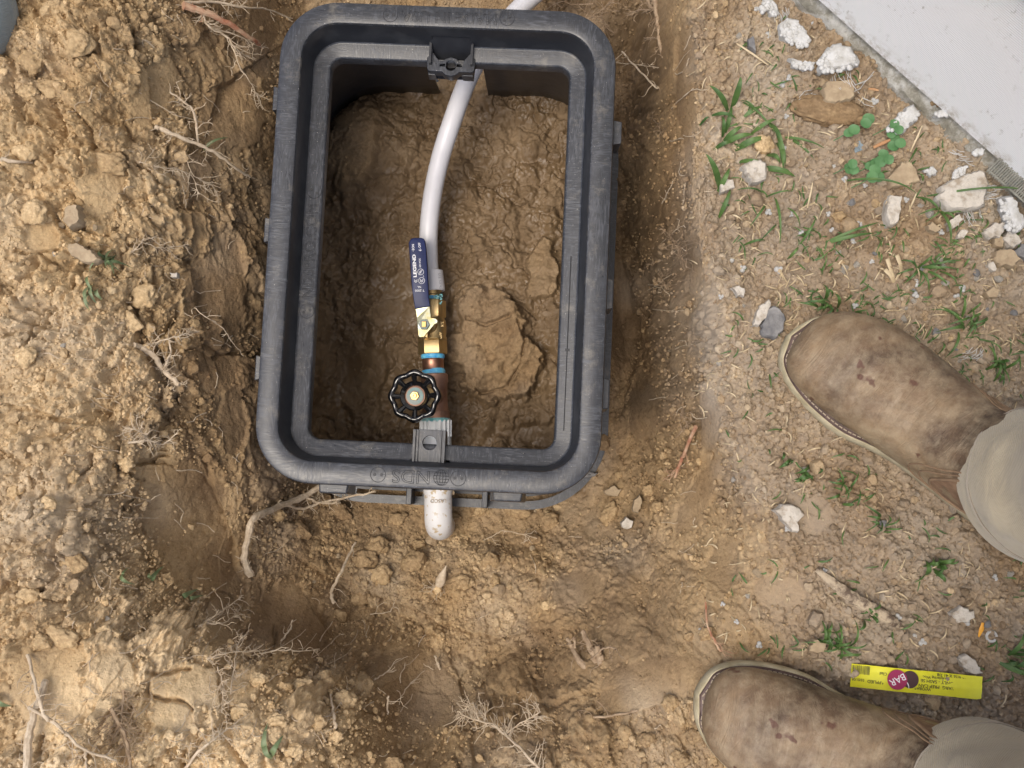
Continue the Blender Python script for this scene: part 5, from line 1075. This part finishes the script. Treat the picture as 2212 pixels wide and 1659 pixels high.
gthing('grass_sprig', [(575, 1625, 578, 1562, 12), (585, 1635, 612, 1588, 13), (572, 1600, 590, 1640, 12)], 'grass2', 'three dusty leaves at the bottom of the mound', 'leaf')
gthing('grass_sprig', [(-8, 1500, 26, 1525, 14)], 'grass2', 'leaf tip at the left edge low down', 'leaf')
gthing('grass_sprig', [(440, 325, 492, 297, 7, .01, .02)], 'grass2', 'pale green blade caught on the slanting root', 'leaf')
def clover(L, label):
    th = thing('clover', label, 'clover', G(*f5(*L[0]), 0)); 
    for i, (x, y) in enumerate(L):
        u, v = f5(x, y); c = G(u, v, .012 + .002 * (i % 3)); r = .0056 * rnd.uniform(.9, 1.15); a0 = rnd.uniform(0, 6.28); V = [c + Vector((0, 0, -.0006))]; n = 18
        for k in range(n): a = 2 * math.pi * k / n; rr = r * (1 - .16 * max(0, math.cos(a)) ** 8); V.append(c + Vector((rr * math.cos(a + a0), rr * math.sin(a + a0) * .95, .0008 * math.cos(2 * a))))
        mesh('leaflet', V, [(0, 1 + k, 1 + (k + 1) % n) for k in range(n)], 'clover', th)
    g = MB()
    for i in range(0, len(L), 3):
        c = G(*f5(*L[i]), .010); g.tube([c, c + Vector((-.008, -.004, -.004)), c + Vector((-.018, -.008, -.012))], .0005, 5)
    g.build('stem', 'clover', th)
clover([(1350, 685), (1338, 737), (1377, 716), (1355, 762), (1346, 806), (1386, 790)], 'upper clover sprig in front of the white foam strip')
clover([(1292, 850), (1322, 880), (1278, 892), (1216, 916), (1252, 903), (1245, 935), (1230, 978), (1265, 976)], 'larger clover sprig over the tan mortar lump')
clover([(1122, 905), (1104, 930), (1128, 938)], 'single clover leaf left of the larger sprig')
clover([(1210, 655), (1195, 680), (1100, 735), (1130, 715)], 'small clover leaves at the end of the brown slab of earth')
def litter(name, n, m, w0, w1, L0, L1, label, seed, dens):
    g = MB(); rs = random.Random(seed); k = 0; t_ = 0
    while k < n and t_ < n * 30:
        t_ += 1; u = rs.uniform(1500, 2230); v = rs.uniform(-20, 1680)
        if inboot(u, v) or rs.random() > dens(u, v) or v < (u - 1713) * .92 + 25: continue
        a = rs.uniform(0, 6.28); l = rs.uniform(L0, L1); blade(g, u, v, u + l * math.cos(a), v + l * math.sin(a), rs.uniform(w0, w1), rs.uniform(.001, .006), .003, rs.uniform(-.15, .15)); k += 1
    tag(g.build(name, m, fix=False), label, kind='stuff')
def gd(u, v):
    n = mnoise.noise(Vector((u * .011, v * .011, 3.))) * 1.6 + .3
    return max(0, min(1, n * (1 if v > 500 else .4) * min(1, max(0, (u - 1540) / 120.)) * (1 if v < 850 else .25)))
litter('short_grass', 500, 'grass', 2.2, 4.2, 12, 38, 'short green grass blades sprouting in the trodden soil', 5, gd)
litter('dry_straw', 620, 'straw', 1.5, 3.4, 8, 34, 'dry straw bits and dead grass on the trodden soil', 6, lambda u, v: max(.06, gd(u + 150, v + 60)))
g = MB(); P = [G(u, v, z) for u, v, z in ((1764, 1230, .008), (1795, 1256, .010), (1828, 1282, .011), (1860, 1302, .010), (1890, 1318, .009), (1920, 1338, .008), (1943, 1350, .006))]
g.tube(spline(P, 4), [.0016 + .0044 * math.sin(min(1, (i + 1) / 10) * 1.5) * (1 if i < 18 else max(.3, 1 - (i - 18) * .09)) * (1 + .15 * math.sin(i * 2.1)) for i in range(25)], 9, flat=.6)
tag(g.build('stick', 'wood', loc=P[0]), 'weathered broken stick lying on the soil between the boots', 'stick')
for i, (a, b, w_, m, lab) in enumerate([((1235, 815), (1335, 770), 12, 'bark', 'orange brown wood chip by the upper clover'), ((480, 240), (655, 360), 7, 'straw', 'long dry stalk near the slate grey stone'), ((870, 1150), (900, 1010), 6, 'straw', 'upright dry stalk in the middle of the rubble'), ((1430, 1170), (1475, 1065), 6, 'straw', 'short dry stalk next to the oblong tan stone'), ((1440, 840), (1505, 695), 6, 'straw', 'dry stalk leaning by the white foam strip'), ((1210, 490), (1265, 500), 9, 'bark', 'small orange chip under the long foam chunk')]):
    g = MB(); p = G(*f5(*a), .004); q = G(*f5(*b), .007); g.tube([p, p.lerp(q, .5) + Vector((0, 0, .001)), q], [w_ * .00012, w_ * .00016, w_ * .0001], 6, flat=.5)
    tag(g.build('wood_chip' if m == 'bark' else 'dry_stalk', m, loc=p), lab, 'wood chip' if m == 'bark' else 'straw')
for i, pts in enumerate([[(1312, 1430), (1325, 1470), (1345, 1530), (1350, 1560)], [(1365, 1410), (1385, 1460), (1390, 1500), (1350, 1560)], [(1300, 1490), (1330, 1520), (1350, 1560)]]):
    g = MB(); P = [G(*f5(*p), .012 - .003 * k) for k, p in enumerate(pts)]; g.tube(P, [.0022, .002, .0018, .001][:len(P)], 6, flat=.35)
    tag(g.build('dry_leaf', 'straw', loc=P[0]), ['left', 'right', 'lowest'][i] + ' curled dead leaf of the bleached bunch above the upper boot', 'dead leaf')
g = MB(); p = G(2124, 1345, .004); g.tube([p, G(2120, 1360, .004), G(2114, 1376, .003)], [.0016, .0024, .0008], 6, flat=.4); tag(g.build('plastic_scrap', 'orange', loc=p, fix=False), 'bright orange scrap of plastic above the yellow label', 'scrap')
g = MB(); c = G(2142, 1375, .002); g.tube([c + Vector((.0048 * math.cos(a), .0048 * math.sin(a), 0)) for a in np.linspace(0, 5.6, 20)], .0014, 6); tag(g.build('snail_shell', 'foam', loc=c), 'small white ring shaped shell near the right edge', 'shell')
g = MB()
for sx in range(3):
    for sy in range(2): g.box(G(*f5(1138 + sx * 14, 805 + sy * 22 - sx * 6), .001), (.0016, .0030, .0003), .3)
tag(g.build('mesh_scrap', mat('blue_grey_scrap', (.20, .25, .28)), loc=G(*f5(1150, 815))), 'blue grey scrap of mesh below the brown slab of earth', 'scrap')

# ------------------------------------------------------------------ wall of the house
def siding_mat():
    m, t, p = newmat('white_siding'); 
    c = ramp(t, tex(t, 3, 4), [(.35, (.82, .83, .83)), (.65, (.87, .88, .88))]); sp = ramp(t, tex(t, 160, 6, .7, scl=(1, 1, .45)), [(.58, (0, 0, 0)), (.68, (.8, .8, .8))]); md = ramp(t, tex(t, 14, 3), [(.45, (0, 0, 0)), (.65, (1, 1, 1))])
    f = mixc(t, 1., sp, md, 'MULTIPLY'); c = mixc(t, f, c, (.27, .27, .20)); p.inputs['Roughness'].default_value = .6
    co = t.nodes.new('ShaderNodeTexCoord'); wv = N(t, 'ShaderNodeTexWave', Scale=115., Distortion=2.2, Detail=3.); wv.bands_direction = 'Z'; wv.inputs['Detail Scale'].default_value = .5; t.links.new(co.outputs['Object'], wv.inputs[0])
    sx = t.nodes.new('ShaderNodeSeparateXYZ'); t.links.new(co.outputs['Object'], sx.inputs[0])
    mr = N(t, 'ShaderNodeMapRange'); t.links.new(sx.outputs[2], mr.inputs[0]); mr.inputs[1].default_value = .055; mr.inputs[2].default_value = .03
    spl = ramp(t, tex(t, 60, 8, .75), [(.46, (0, 0, 0)), (.62, (1, 1, 1))]); c = mixc(t, mixc(t, 1., mr.outputs[0], spl, 'MULTIPLY'), c, (.34, .29, .21)); t.links.new(c, p.inputs['Base Color'])
    bump(t, wv.outputs[1], .55, .0014, p); return m
M['siding'] = siding_mat()
def edge_mat():
    m, t, p = newmat('cement_edge'); f = tex(t, 40, 7, .7); c = ramp(t, f, [(.3, (.12, .11, .08)), (.48, (.24, .225, .18)), (.62, (.50, .49, .45))]); t.links.new(c, p.inputs['Base Color']); p.inputs['Roughness'].default_value = .9; bump(t, tex(t, 160, 6, .7), .9, .003, p); return m
M['cement'] = edge_mat()
W0 = C(1767, 0, .03); W1 = C(2206, 390, .03); dw = (W1 - W0).normalized(); nw_ = Vector((dw.y, -dw.x, 0))
if nw_.x < 0: nw_ = -nw_                                      # away from the pit
wa = math.atan2(dw.y, dw.x); base = W0 - dw * 1.6; base.z = 0
hw_ = thing('house_wall', 'grey white horizontal board siding of the house above its edge strip', 'house wall', base, wa)
sgn = 1 if (Matrix.Rotation(wa, 3, 'Z') @ Vector((0, 1, 0))).dot(nw_) > 0 else -1
for k in range(9):
    z0 = .03 + k * .232; g = MB(); L_ = 4.4
    y_b, y_t = (0, sgn * .010); th = sgn * .008
    n = 2
    V = [[(x, -sgn * .002 * (k > 0) + 0, z0), (x, y_t, z0 + .26), (x, y_t + th, z0 + .26), (x, th, z0)] for x in (0, L_)]
    g.loft(V); g.build('siding_board', 'siding', hw_, False, world=False, bevel=.0012)
g = MB(); g.box((2.2, sgn * .05, 1.05), (2.2, .03, 1.03)); g.build('sheathing', 'plastic_in', hw_, False, world=False)
# rough cement edge strip in front of the siding
OU = [(1640, -70), (1713, 0), (1795, 78), (1892, 172), (1971, 250), (2040, 312), (2088, 352), (2146, 398), (2212, 449), (2330, 545)]
OU = [Vector(C(u, v, -.006)) for u, v in OU]; OU = [OU[0] - dw * .5] + OU + [OU[-1] + dw * .5]
Pl = []
for a, b in zip(OU[:-1], OU[1:]):
    n = max(2, int((b - a).length / .006)); Pl += [a.lerp(b, i / n) for i in range(n)]
rs = random.Random(4); g = MB(); rings = []
for i, p in enumerate(Pl):
    dd = (p - W0).dot(nw_); q = lambda f, z: p - nw_ * dd * f + Vector((0, 0, z))
    j = lambda s: mnoise.fractal(Vector((i * .22, s, 0)), .8, 2, 4) * .0028
    z = p.z; wd = lambda d, zz, s: Vector((p.x, p.y, 0)) + nw_ * (d + j(s)) + Vector((0, 0, zz + j(s + 5)))
    rings.append([wd(.0, -.03, 1), wd(.0, .004, 2), wd(.003, .012, 3), wd(.0125, .020, 4), wd(.0145, .0235, 6), wd(.0160, .0225, 7), wd(.0168, .016, 8), wd(.017, -.03, 9)])
g.loft(rings); st = g.build('cement_edge_strip', 'cement', None, True, loc=Vector((W0.x, W0.y, 0)))
tag(st, 'rough weathered cement edge strip running along the foot of the siding', 'edge strip')
M['mesh_ribs'] = mat('dirty_glass_mesh', (.13, .13, .11), (.24, .235, .20), 90, .8, bs=.5, bsc=300)
ms = thing('glass_fibre_mesh', 'dirty woven reinforcing mesh exposed at the right end of the cement strip', 'mesh', C(2190, 400, .03)); g = MB()
for i in range(27):
    a = C(2131 + i * 4.2, 372 + i * 3.45, .030 + .0012 * math.sin(i * 2.3)); b = a + nw_ * .024 + Vector((0, 0, .006)); g.tube([a, a.lerp(b, .5) + Vector((0, 0, .0015)), b], [.0007, .0010, .0008], 6, flat=.6)
g.build('weft', 'mesh_ribs', ms); g = MB()
for i in range(5):
    a = C(2131, 372, .031) + nw_ * (.003 + i * .0052); g.tube([a, a + dw * .095], .0011, 6, flat=.5)
g.build('warp', 'mesh_ribs', ms)
def fibres(pts, label, n=6, L=.018, seed=0):
    g = MB(); rs = random.Random(seed)
    for u, v, a in pts:
        p = G(u, v, .006) if v > (u - 1713) * .92 - 20 else C(u, v, .03)
        for _ in range(n):
            q = p + Vector((rs.uniform(-.005, .005), rs.uniform(-.005, .005), 0)); aa = R_(a) + rs.uniform(-.3, .3); l = L * rs.uniform(.5, 1); g.tube([q, q + Vector((math.cos(aa) * l * .5, math.sin(aa) * l * .5, .003)), q + Vector((math.cos(aa + .3) * l, math.sin(aa + .3) * l, .004))], .0003, 4, flat=1)
    return tag(g.build('glass_fibres', 'foam', loc=p, fix=False), label, 'fibres')
fibres([(1683, 38, 100), (1690, 45, 80)], 'white glass fibres sticking up from the pointed foam chunk', 7, .012, 1)
fibres([(1796, 168, -100), (1812, 165, -80), (1828, 160, -100)], 'row of white fibres under the largest foam chunk', 4, .018, 2)
fibres([(1760, 195, 200), (1850, 205, -60), (1845, 190, 10)], 'curling white fibres around the grey mortar block', 3, .022, 3)
fibres([(2147, 320, 50), (2150, 325, 60)], 'frayed white fibre tuft against the siding', 12, .022, 4)
fibres([(2082, 455, -110), (2096, 458, -110), (2110, 450, -110), (2120, 430, -20), (2130, 410, -20), (2125, 420, -20)], 'row of white glass fibres along the edge of the big pale slab', 5, .014, 5)
fibres([(2060, 330, -45), (2075, 350, -45)], 'fine white fibres beside the cement edge strip', 5, .012, 6)
fibres([(2080, 770, 10), (2095, 765, 0), (2110, 775, 40)], 'loose white fibres on the grass above the upper boot', 5, .012, 7)
slab('mortar_block', q5([(940, 500), (970, 465), (1040, 455), (1115, 455), (1130, 500), (1110, 560), (1060, 575), (1000, 590), (950, 570)]), 'stone_t', 'grey brown mortar block between foam chunks and brown earth slab', 'stone', .010, .002, seed=41)

# ------------------------------------------------------------------ yellow label strip
def k5(x, y): return ((3350 + x / 3.403) * .54004, (2600 + y / 3.403) * .54004)
lc = G(*k5(1075, 400), .006); lc.z = max(hz(G(*k5(x_, y_)).x, G(*k5(x_, y_)).y) for x_ in range(230, 1925, 60) for y_ in (210, 300, 400)) - .0005; lc = C(*k5(1075, 400), lc.z); LA = R_(180 - 5.4); lb = thing('label_strip', 'torn yellow printed sticker with a plum red dot lying under the lower boot', 'label', lc, LA)
KM = .5400 / 3.403 * CH / FPX
def lp(x, y): return (-(x - 1075) * KM * 1.004, (y - 400 - .094 * (x - 1075)) * KM)
xs_ = np.linspace(225, 1925, 30); V = []; F = []
for i, x in enumerate(xs_):
    for j in range(7):
        X, Yt = lp(x, 200 + (x - 225) * .0941 + rnd.uniform(-2, 2) * (j == 0)); Y = Yt + j * .0037 * (1 if x < 1900 else .95)
        V.append((X, Y, .0012 * math.sin(X * 90) + .0006 * math.sin(Y * 400)))
for i in range(29):
    for j in range(6): F.append((i * 7 + j, i * 7 + j + 1, (i + 1) * 7 + j + 1, (i + 1) * 7 + j))
M['yellow'] = mat('yellow_label', (.62, .60, .02), (.72, .70, .03), 40, .4, bs=.2, bsc=60); M['plum'] = mat('plum_dot', (.30, .02, .09), rough=.4); M['darkdot'] = mat('dark_plum_dot', (.06, .025, .03), rough=.4); M['print'] = mat('black_print', (.02, .02, .02), rough=.6)
st_ = mesh('paper', V, F, 'yellow', lb, world=False)
def zl(X, Y): return .0012 * math.sin(X * 90) + .0006 * math.sin(Y * 400)
def dot(name, x, y, r, m, dz):
    X, Y = lp(x, y); g = MB(); g.lathe((X, Y, zl(X, Y) + dz), (0, 0, 1), [(0, r * KM), (.0003, r * KM)], 36); return g.build(name, m, lb, False, world=False)
def lt(s_, x, y, h_, xs=1., rot=0., m='print', par=None, dz=.0006):
    X, Y = lp(x, y); return text(s_, h_ * KM * 1.38, (X, Y, zl(X, Y) + dz), rot, m, lb, name='print_line', xs=xs, ext=.00008, bold=.00002)
dot('dark_dot', 985, 400, 112, 'darkdot', .0006); dot('plum_dot', 815, 400, 130, 'plum', .0011)
lt('BAR', 818, 395, 92, .95, .55, 'white', dz=.0016); lt('S', 1010, 385, 110, .9, .3, 'white', dz=.0012); lt('(', 955, 460, 90, .9, .6, 'white', dz=.0012)
lt('DS 19 9/16 X 41 7/8', 1570, 357, 40, 1.02); lt('Replacing Wood', 1300, 380, 36, 1.02); lt('SASH ONLY - SASH SE', 1425, 440, 42, 1.05); lt('IG LEII W/ARG  PREP CAN', 1450, 505, 42, 1.05); lt('W/OBAR', 1160, 520, 40, 1.); lt('Clad', 640, 328, 38, 1.); lt('APPLIED', 548, 435, 42, 1.05); lt('03/01/08', 320, 405, 36, .9)
g = MB(); x = 232
bw = random.Random(3)
while x < 470:
    w_ = bw.choice((3, 4, 5, 8)); X, Y = lp(x + w_ / 2, 275 + (x - 230) * .09); g.box((X, Y, zl(X, Y) + .0006), (w_ / 2 * KM, 62 * KM, .0001)); x += w_ + bw.choice((4, 5, 7))
g.build('barcode', 'print', lb, False, world=False)

# ------------------------------------------------------------------ person: boots and trousers
def leather_mat():
    m, t, p = newmat('worn_leather')
    c = ramp(t, tex(t, 8, 6, .58, .7), [(.36, (.060, .037, .022)), (.46, (.140, .090, .052)), (.56, (.255, .175, .100)), (.68, (.42, .325, .205))])
    co = t.nodes.new('ShaderNodeTexCoord'); sx = t.nodes.new('ShaderNodeSeparateXYZ'); t.links.new(co.outputs['Object'], sx.inputs[0]); mr = N(t, 'ShaderNodeMapRange'); t.links.new(sx.outputs[0], mr.inputs[0]); mr.inputs[1].default_value = .10; mr.inputs[2].default_value = .20
    oil = ramp(t, tex(t, 16, 4), [(.38, (0, 0, 0)), (.58, (1, 1, 1))]); c = mixc(t, mixc(t, 1., mr.outputs[0], oil, 'MULTIPLY'), c, (.060, .034, .020))
    c = mixc(t, ramp(t, tex(t, 70, 5, .7), [(.4, (0, 0, 0)), (.7, (.5, .5, .5))]), c, (.37, .30, .20))
    c = mixc(t, ramp(t, tex(t, 34, 3, .5), [(.66, (0, 0, 0)), (.69, (.85, .85, .85))]), c, (.085, .030, .018))
    t.links.new(c, p.inputs['Base Color']); t.links.new(ramp(t, tex(t, 25, 4), [(.3, (.42,) * 3), (.7, (.66,) * 3)]), p.inputs['Roughness'])
    b1 = bump(t, tex(t, 60, 6, .7, 1.2, scl=(1.8, .40, 1)), .8, .003, p); bump(t, tex(t, 420, 4, .6), .25, .0008, p, b1); return m
M['leather'] = leather_mat()
M['sole'] = mat('cream_rubber_sole', (.33, .28, .17), (.50, .44, .30), 60, .75, bs=.4, bsc=160, bd=.001)
M['welt'] = mat('dark_welt', (.055, .030, .026), (.12, .075, .06), 90, .5, bs=.3, bsc=200, rv=.1)
M['thread'] = mat('welt_thread', (.42, .34, .24), rough=.8)
M['seam'] = mat('tan_seam', (.17, .11, .065), (.26, .17, .10), 90, .8)
M['gore'] = mat('brown_gore', (.15, .085, .05), (.27, .17, .10), 70, .75, bs=.4, bsc=300)
def cloth_mat(name, a, b):
    m, t, p = newmat(name); c = ramp(t, tex(t, 12, 5), [(.35, a), (.65, b)]); c = mixc(t, ramp(t, tex(t, 17, 7, .7), [(.56, (0, 0, 0)), (.72, (.6, .6, .6))]), c, tuple(q * .55 for q in a)); t.links.new(c, p.inputs['Base Color']); p.inputs['Roughness'].default_value = .9
    p.inputs['Sheen Weight'].default_value = .2
    co = t.nodes.new('ShaderNodeTexCoord'); wv = N(t, 'ShaderNodeTexWave', Scale=190., Distortion=.6); wv.bands_direction = 'DIAGONAL'; t.links.new(co.outputs['Object'], wv.inputs[0])
    b1 = bump(t, wv.outputs[1], .35, .0007, p); bump(t, tex(t, 28, 4, .55, .8), .5, .006, p, b1); return m
M['khaki'] = cloth_mat('khaki_cotton', (.335, .285, .200), (.415, .36, .262)); M['hemseam'] = mat('hem_thread', (.25, .22, .18), rough=.9); M['denim'] = cloth_mat('grey_blue_cloth', (.16, .20, .215), (.21, .25, .265))
PB = C(2030, 1313, 0); 
person = thing('person', 'person in worn brown pull on boots and khaki trousers standing beside the pit', 'person', (PB.x, PB.y, hz(PB.x, PB.y)))
OUTL = [(0., .0), (.004, .016), (.012, .030), (.028, .043), (.05, .0525), (.075, .0575), (.10, .058), (.13, .050), (.16, .042), (.19, .037), (.22, .036), (.255, .036), (.28, .032), (.297, .024), (.305, .010), (.307, 0)]
def sole_outline(grow, asym):
    T = []; B = []
    for x, w_ in OUTL:
        c = asym * .010 * math.sin(min(1, x / .2) * 3.14); xx = x + (grow if x > .2 else -grow) * (1 if w_ < .03 else 0); T.append((xx, c + w_ + grow * (w_ > 0))); B.append((xx, c - w_ - grow * (w_ > 0)))
    P = T + B[1:-1][::-1]; P = [Vector((x, y, 0)) for x, y in P]
    Q = spline(P + [P[0]], 4)[:-1]; return Q
STN = [(.0075, .034, 0, .008, .008, .010), (.012, .035, 0, .017, .012, .027), (.024, .036, 0, .028, .014, .0400), (.045, .038, 0, .037, .016, .0485), (.075, .040, 2, .042, .018, .0530), (.105, .043, 5, .045, .02, .0530), (.135, .050, 12, .048, .03, .0515), (.163, .062, 24, .052, .045, .0490),
       (.190, .080, 38, .055, .072, .0480), (.212, .105, 55, .056, .095, .0460), (.226, .135, 72, .056, .085, .0480), (.235, .17, 84, .056, .066, .0490), (.240, .21, 90, .054, .056, .0470), (.243, .27, 90, .052, .054, .0450)]
def smooth_st(s_):                                        # s_ in 0..len-1
    i = int(min(max(s_, 0), len(STN) - 1.0001)); f = s_ - i; p0, p1, p2, p3 = STN[max(i - 1, 0)], STN[i], STN[i + 1], STN[min(i + 2, len(STN) - 1)]
    return [.5 * ((2 * b) + (-a + c) * f + (2 * a - 5 * b + 4 * c - d) * f * f + (-a + 3 * b - 3 * c + d) * f ** 3) for a, b, c, d in zip(p0, p1, p2, p3)]
def bsurf(s_, th, asym, off=0.):
    x, z, ang, rf, rb, rl = smooth_st(s_); a = R_(ang); e1 = Vector((-math.sin(a), 0, math.cos(a))); c_, s2 = math.cos(th), math.sin(th); ex = 2 / 2.35
    cc_ = math.copysign(abs(c_) ** ex, c_); ss = math.copysign(abs(s2) ** ex, s2); r = rf if c_ > 0 else rb
    yc = asym * .010 * math.sin(min(1, x / .2) * 3.14)
    p = Vector((x, yc, z)) + e1 * cc_ * (r + off) + Vector((0, 1, 0)) * ss * (rl + off); 
    wr = .0012 * math.sin(s_ * 9 + math.sin(th * 3) * 1.2) * max(0, 1 - abs(s_ - 5.6) / 2.2) * max(0, c_); p += e1 * wr
    wr = .002 * mnoise.noise(Vector((x * 22, p.y * 30, z * 20 + asym))); p += e1 * wr
    p.z = max(p.z, .0245); return p
def boot(px, ang_deg, asym, label):
    ang = -R_(ang_deg); tb = C(*px, .0); d = Vector((math.cos(ang), math.sin(ang), 0)); toe = tb - d * .055
    g = MB(); NS, NT = 66, 48; rings = []
    for i in range(NS + 1): rings.append([bsurf(i / NS * (len(STN) - 1), 2 * math.pi * k / NT, asym) for k in range(NT)])
    g.loft(rings, True, True); o = g.build('boot', 'leather', person, world=False, fix=True)
    o.location = (toe.x - PB.x, toe.y - PB.y, .003); o.rotation_euler = (0, 0, ang); o['label'] = label
    g = MB(); P0 = sole_outline(.0, asym); P1 = sole_outline(-.0015, asym)
    g.loft([[p for p in P1], [p + Vector((0, 0, .003)) for p in P0], [p + Vector((0, 0, .018)) for p in P0], [p + Vector((0, 0, .0205)) for p in P1]]); g.build('sole', 'sole', o, world=False)
    g = MB(); P2 = sole_outline(-.0028, asym); P3 = sole_outline(-.004, asym); P4 = sole_outline(-.008, asym)
    g.loft([[p + Vector((0, 0, .019)) for p in P2], [p + Vector((0, 0, .0225)) for p in P2], [p + Vector((0, 0, .0238)) for p in P3], [p + Vector((0, 0, .0242)) for p in P4], [p + Vector((0, 0, .019)) for p in P4]], True, False); g.build('welt', 'welt', o, world=False)
    g = MB(); Q = sole_outline(-.0052, asym); n = len(Q); acc = 0
    pts = [q + Vector((0, 0, .0246)) for q in Q]; L = [0.]
    for i in range(n): L.append(L[-1] + (pts[(i + 1) % n] - pts[i]).length)
    def at(t_):
        i = max(j for j in range(n) if L[j] <= t_); return pts[i].lerp(pts[(i + 1) % n], (t_ - L[i]) / max(1e-6, L[i + 1] - L[i]))
    t_ = 0
    while t_ < L[-1] - .005:
        a, b = at(t_), at(t_ + .0034)
        if a.x < .18: g.tube([a, b], .0006, 5)
        t_ += .0050
    g.build('welt_stitching', 'thread', o, world=False)
    for sd2 in (-1, 1):                                   # elastic side panels with their stitched edge
        g = MB(); arc = []
        for k in range(25):
            q = k / 24 * math.pi; s_ = 11.6 - 3.9 * math.sin(q) ** .8; th = sd2 * (1.45 + .62 * math.cos(q)); arc.append((s_, th))
        rr = []
        for f in (1., .75, .5, .25): rr.append([bsurf(11.8 + (s_ - 11.8) * f, sd2 * 1.45 + (th - sd2 * 1.45) * f, asym, .0006 + .0004 * (1 - f)) for s_, th in arc])
        V = [p for r in rr for p in r]; F = [(i * 25 + j, i * 25 + j + 1, (i + 1) * 25 + j + 1, (i + 1) * 25 + j) for i in range(3) for j in range(24)]; g.add(V, F); g.build('side_panel', 'gore', o, world=False)
        g = MB()
        for k_, (dn, r_) in enumerate(((0, .0016), (.22, .0009), (.42, .0009))):
            g.tube([bsurf(s_ - dn * (s_ < 11.2), th + sd2 * 0, asym, .0006) if dn == 0 else bsurf(11.6 - (11.6 - s_) * (1 + dn * .5), sd2 * 1.45 + (th - sd2 * 1.45) * (1 + dn * .55), asym, .0003) for s_, th in arc], r_, 6)
        g.build('panel_seam', 'seam', o, world=False)
    return o, toe, d
b1_, toe1, d1 = boot((1783, 803), 38, 1, 'upper boot in the photo, dark oil spots on its toe')
b2_, toe2, d2 = boot((1610, 1522), 17, -1, 'lower boot in the photo, toe nearest the pit')
def trouser(toe, d, hip, seed):
    ank = toe + d * .243; g = MB(); rings = []; n = 56; rs = random.Random(seed); NL = 44
    knee = Vector((ank.x, ank.y, .50)).lerp(Vector((hip.x, hip.y, .50)), .25); hz_ = .125
    for i in range(NL + 1):
        t = i / NL; z = hz_ + (.93 - hz_) * t ** 1.15
        if z < .5: f = (z - hz_) / (.5 - hz_); c = Vector((ank.x, ank.y, z)).lerp(Vector((knee.x, knee.y, z)), f)
        else: f = (z - .5) / (.93 - .5); c = Vector((knee.x, knee.y, z)).lerp(Vector((hip.x, hip.y, z)), f)
        c.z = z; r = .0705 - .006 * math.exp(-((z - .21) / .05) ** 2) + .028 * max(0, z - .35); ring = []
        for k in range(n):
            a = 2 * math.pi * k / n; fold = .014 * mnoise.fractal(Vector((math.cos(a) * 1.1, math.sin(a) * 1.1, z * 16 + seed)), 1., 2., 3) + .003 * math.sin(z * 70 + 2 * math.sin(a + seed)) * math.exp(-max(0, z - .2) * 6)
            if z < .34: fold = max(fold, -.0035)
            q = Vector((math.cos(a) * 1.06, math.sin(a) * .94, 0)); R2 = (r + fold * (.12, .12, .15, .3, .55, .8)[min(i, 5)]); zz = z + (.010 * math.cos(a + 2.2) if i < 6 else 0)
            ring.append(Vector((c.x, c.y, 0)) + Vector((d.x * q.x - d.y * q.y, d.y * q.x + d.x * q.y, 0)) * R2 + Vector((0, 0, zz)))
        rings.append(ring)
    c0 = sum(rings[0], Vector()) / n
    inner = [[c0 + (p - c0) * .965 + Vector((0, 0, .002)) for p in rings[0]]] + [[c0 + (p - Vector((0, 0, p.z - c0.z)) - c0) * .90 + Vector((0, 0, .05)) for p in rings[0]]]
    g.loft(inner[::-1] + rings, False, True); o = g.build('trouser_leg', 'khaki', person)
    st = MB(); i0 = 3
    P = [p + (p - Vector((sum((q.x for q in rings[i0])) / n, sum((q.y for q in rings[i0])) / n, p.z))).normalized() * .0006 for p in rings[i0]]
    P = [Vector((p.x, p.y, rings[0][k].z + .026)) for k, p in enumerate(P)]
    st.tube(P + [P[0]], .0013, 5); st.build('hem_stitching', 'hemseam', o)
    return rings
hipx = PB.x + .06
r1_ = trouser(toe1, d1, Vector((hipx, PB.y + .085, 0)), 3); r2_ = trouser(toe2, d2, Vector((hipx, PB.y - .085, 0)), 8)
g = MB()
g.loft([[Vector((hipx + .15 * math.cos(a) * sx, PB.y + .20 * math.sin(a) * sx, z)) for a in np.linspace(0, 2 * math.pi, 32, endpoint=False)] for z, sx in ((.86, .9), (.90, 1.), (.96, 1.), (1.02, .95), (1.03, .5))]); g.build('trouser_seat', 'khaki', person)
# another person kneeling: the edge of a grey-blue knee at the top left corner
kc = C(-74, 26, .06); g = MB(); P = spline([kc + Vector((-.42, .06, .03)), kc + Vector((-.25, .04, .01)), kc + Vector((-.10, .01, .0)), kc], 6)
P += [kc + Vector((.048 * math.sin(t), 0, 0)) for t in np.linspace(.2, 1.55, 9)]; g.tube(P, [.052] * 19 + [.052 * math.cos(t) + .0005 for t in np.linspace(.2, 1.55, 9)], 30)
kn = g.build('kneeling_person', 'denim', loc=(kc.x, kc.y, 0)); tag(kn, 'grey blue clothed knee of a second person at the top left corner', 'person')
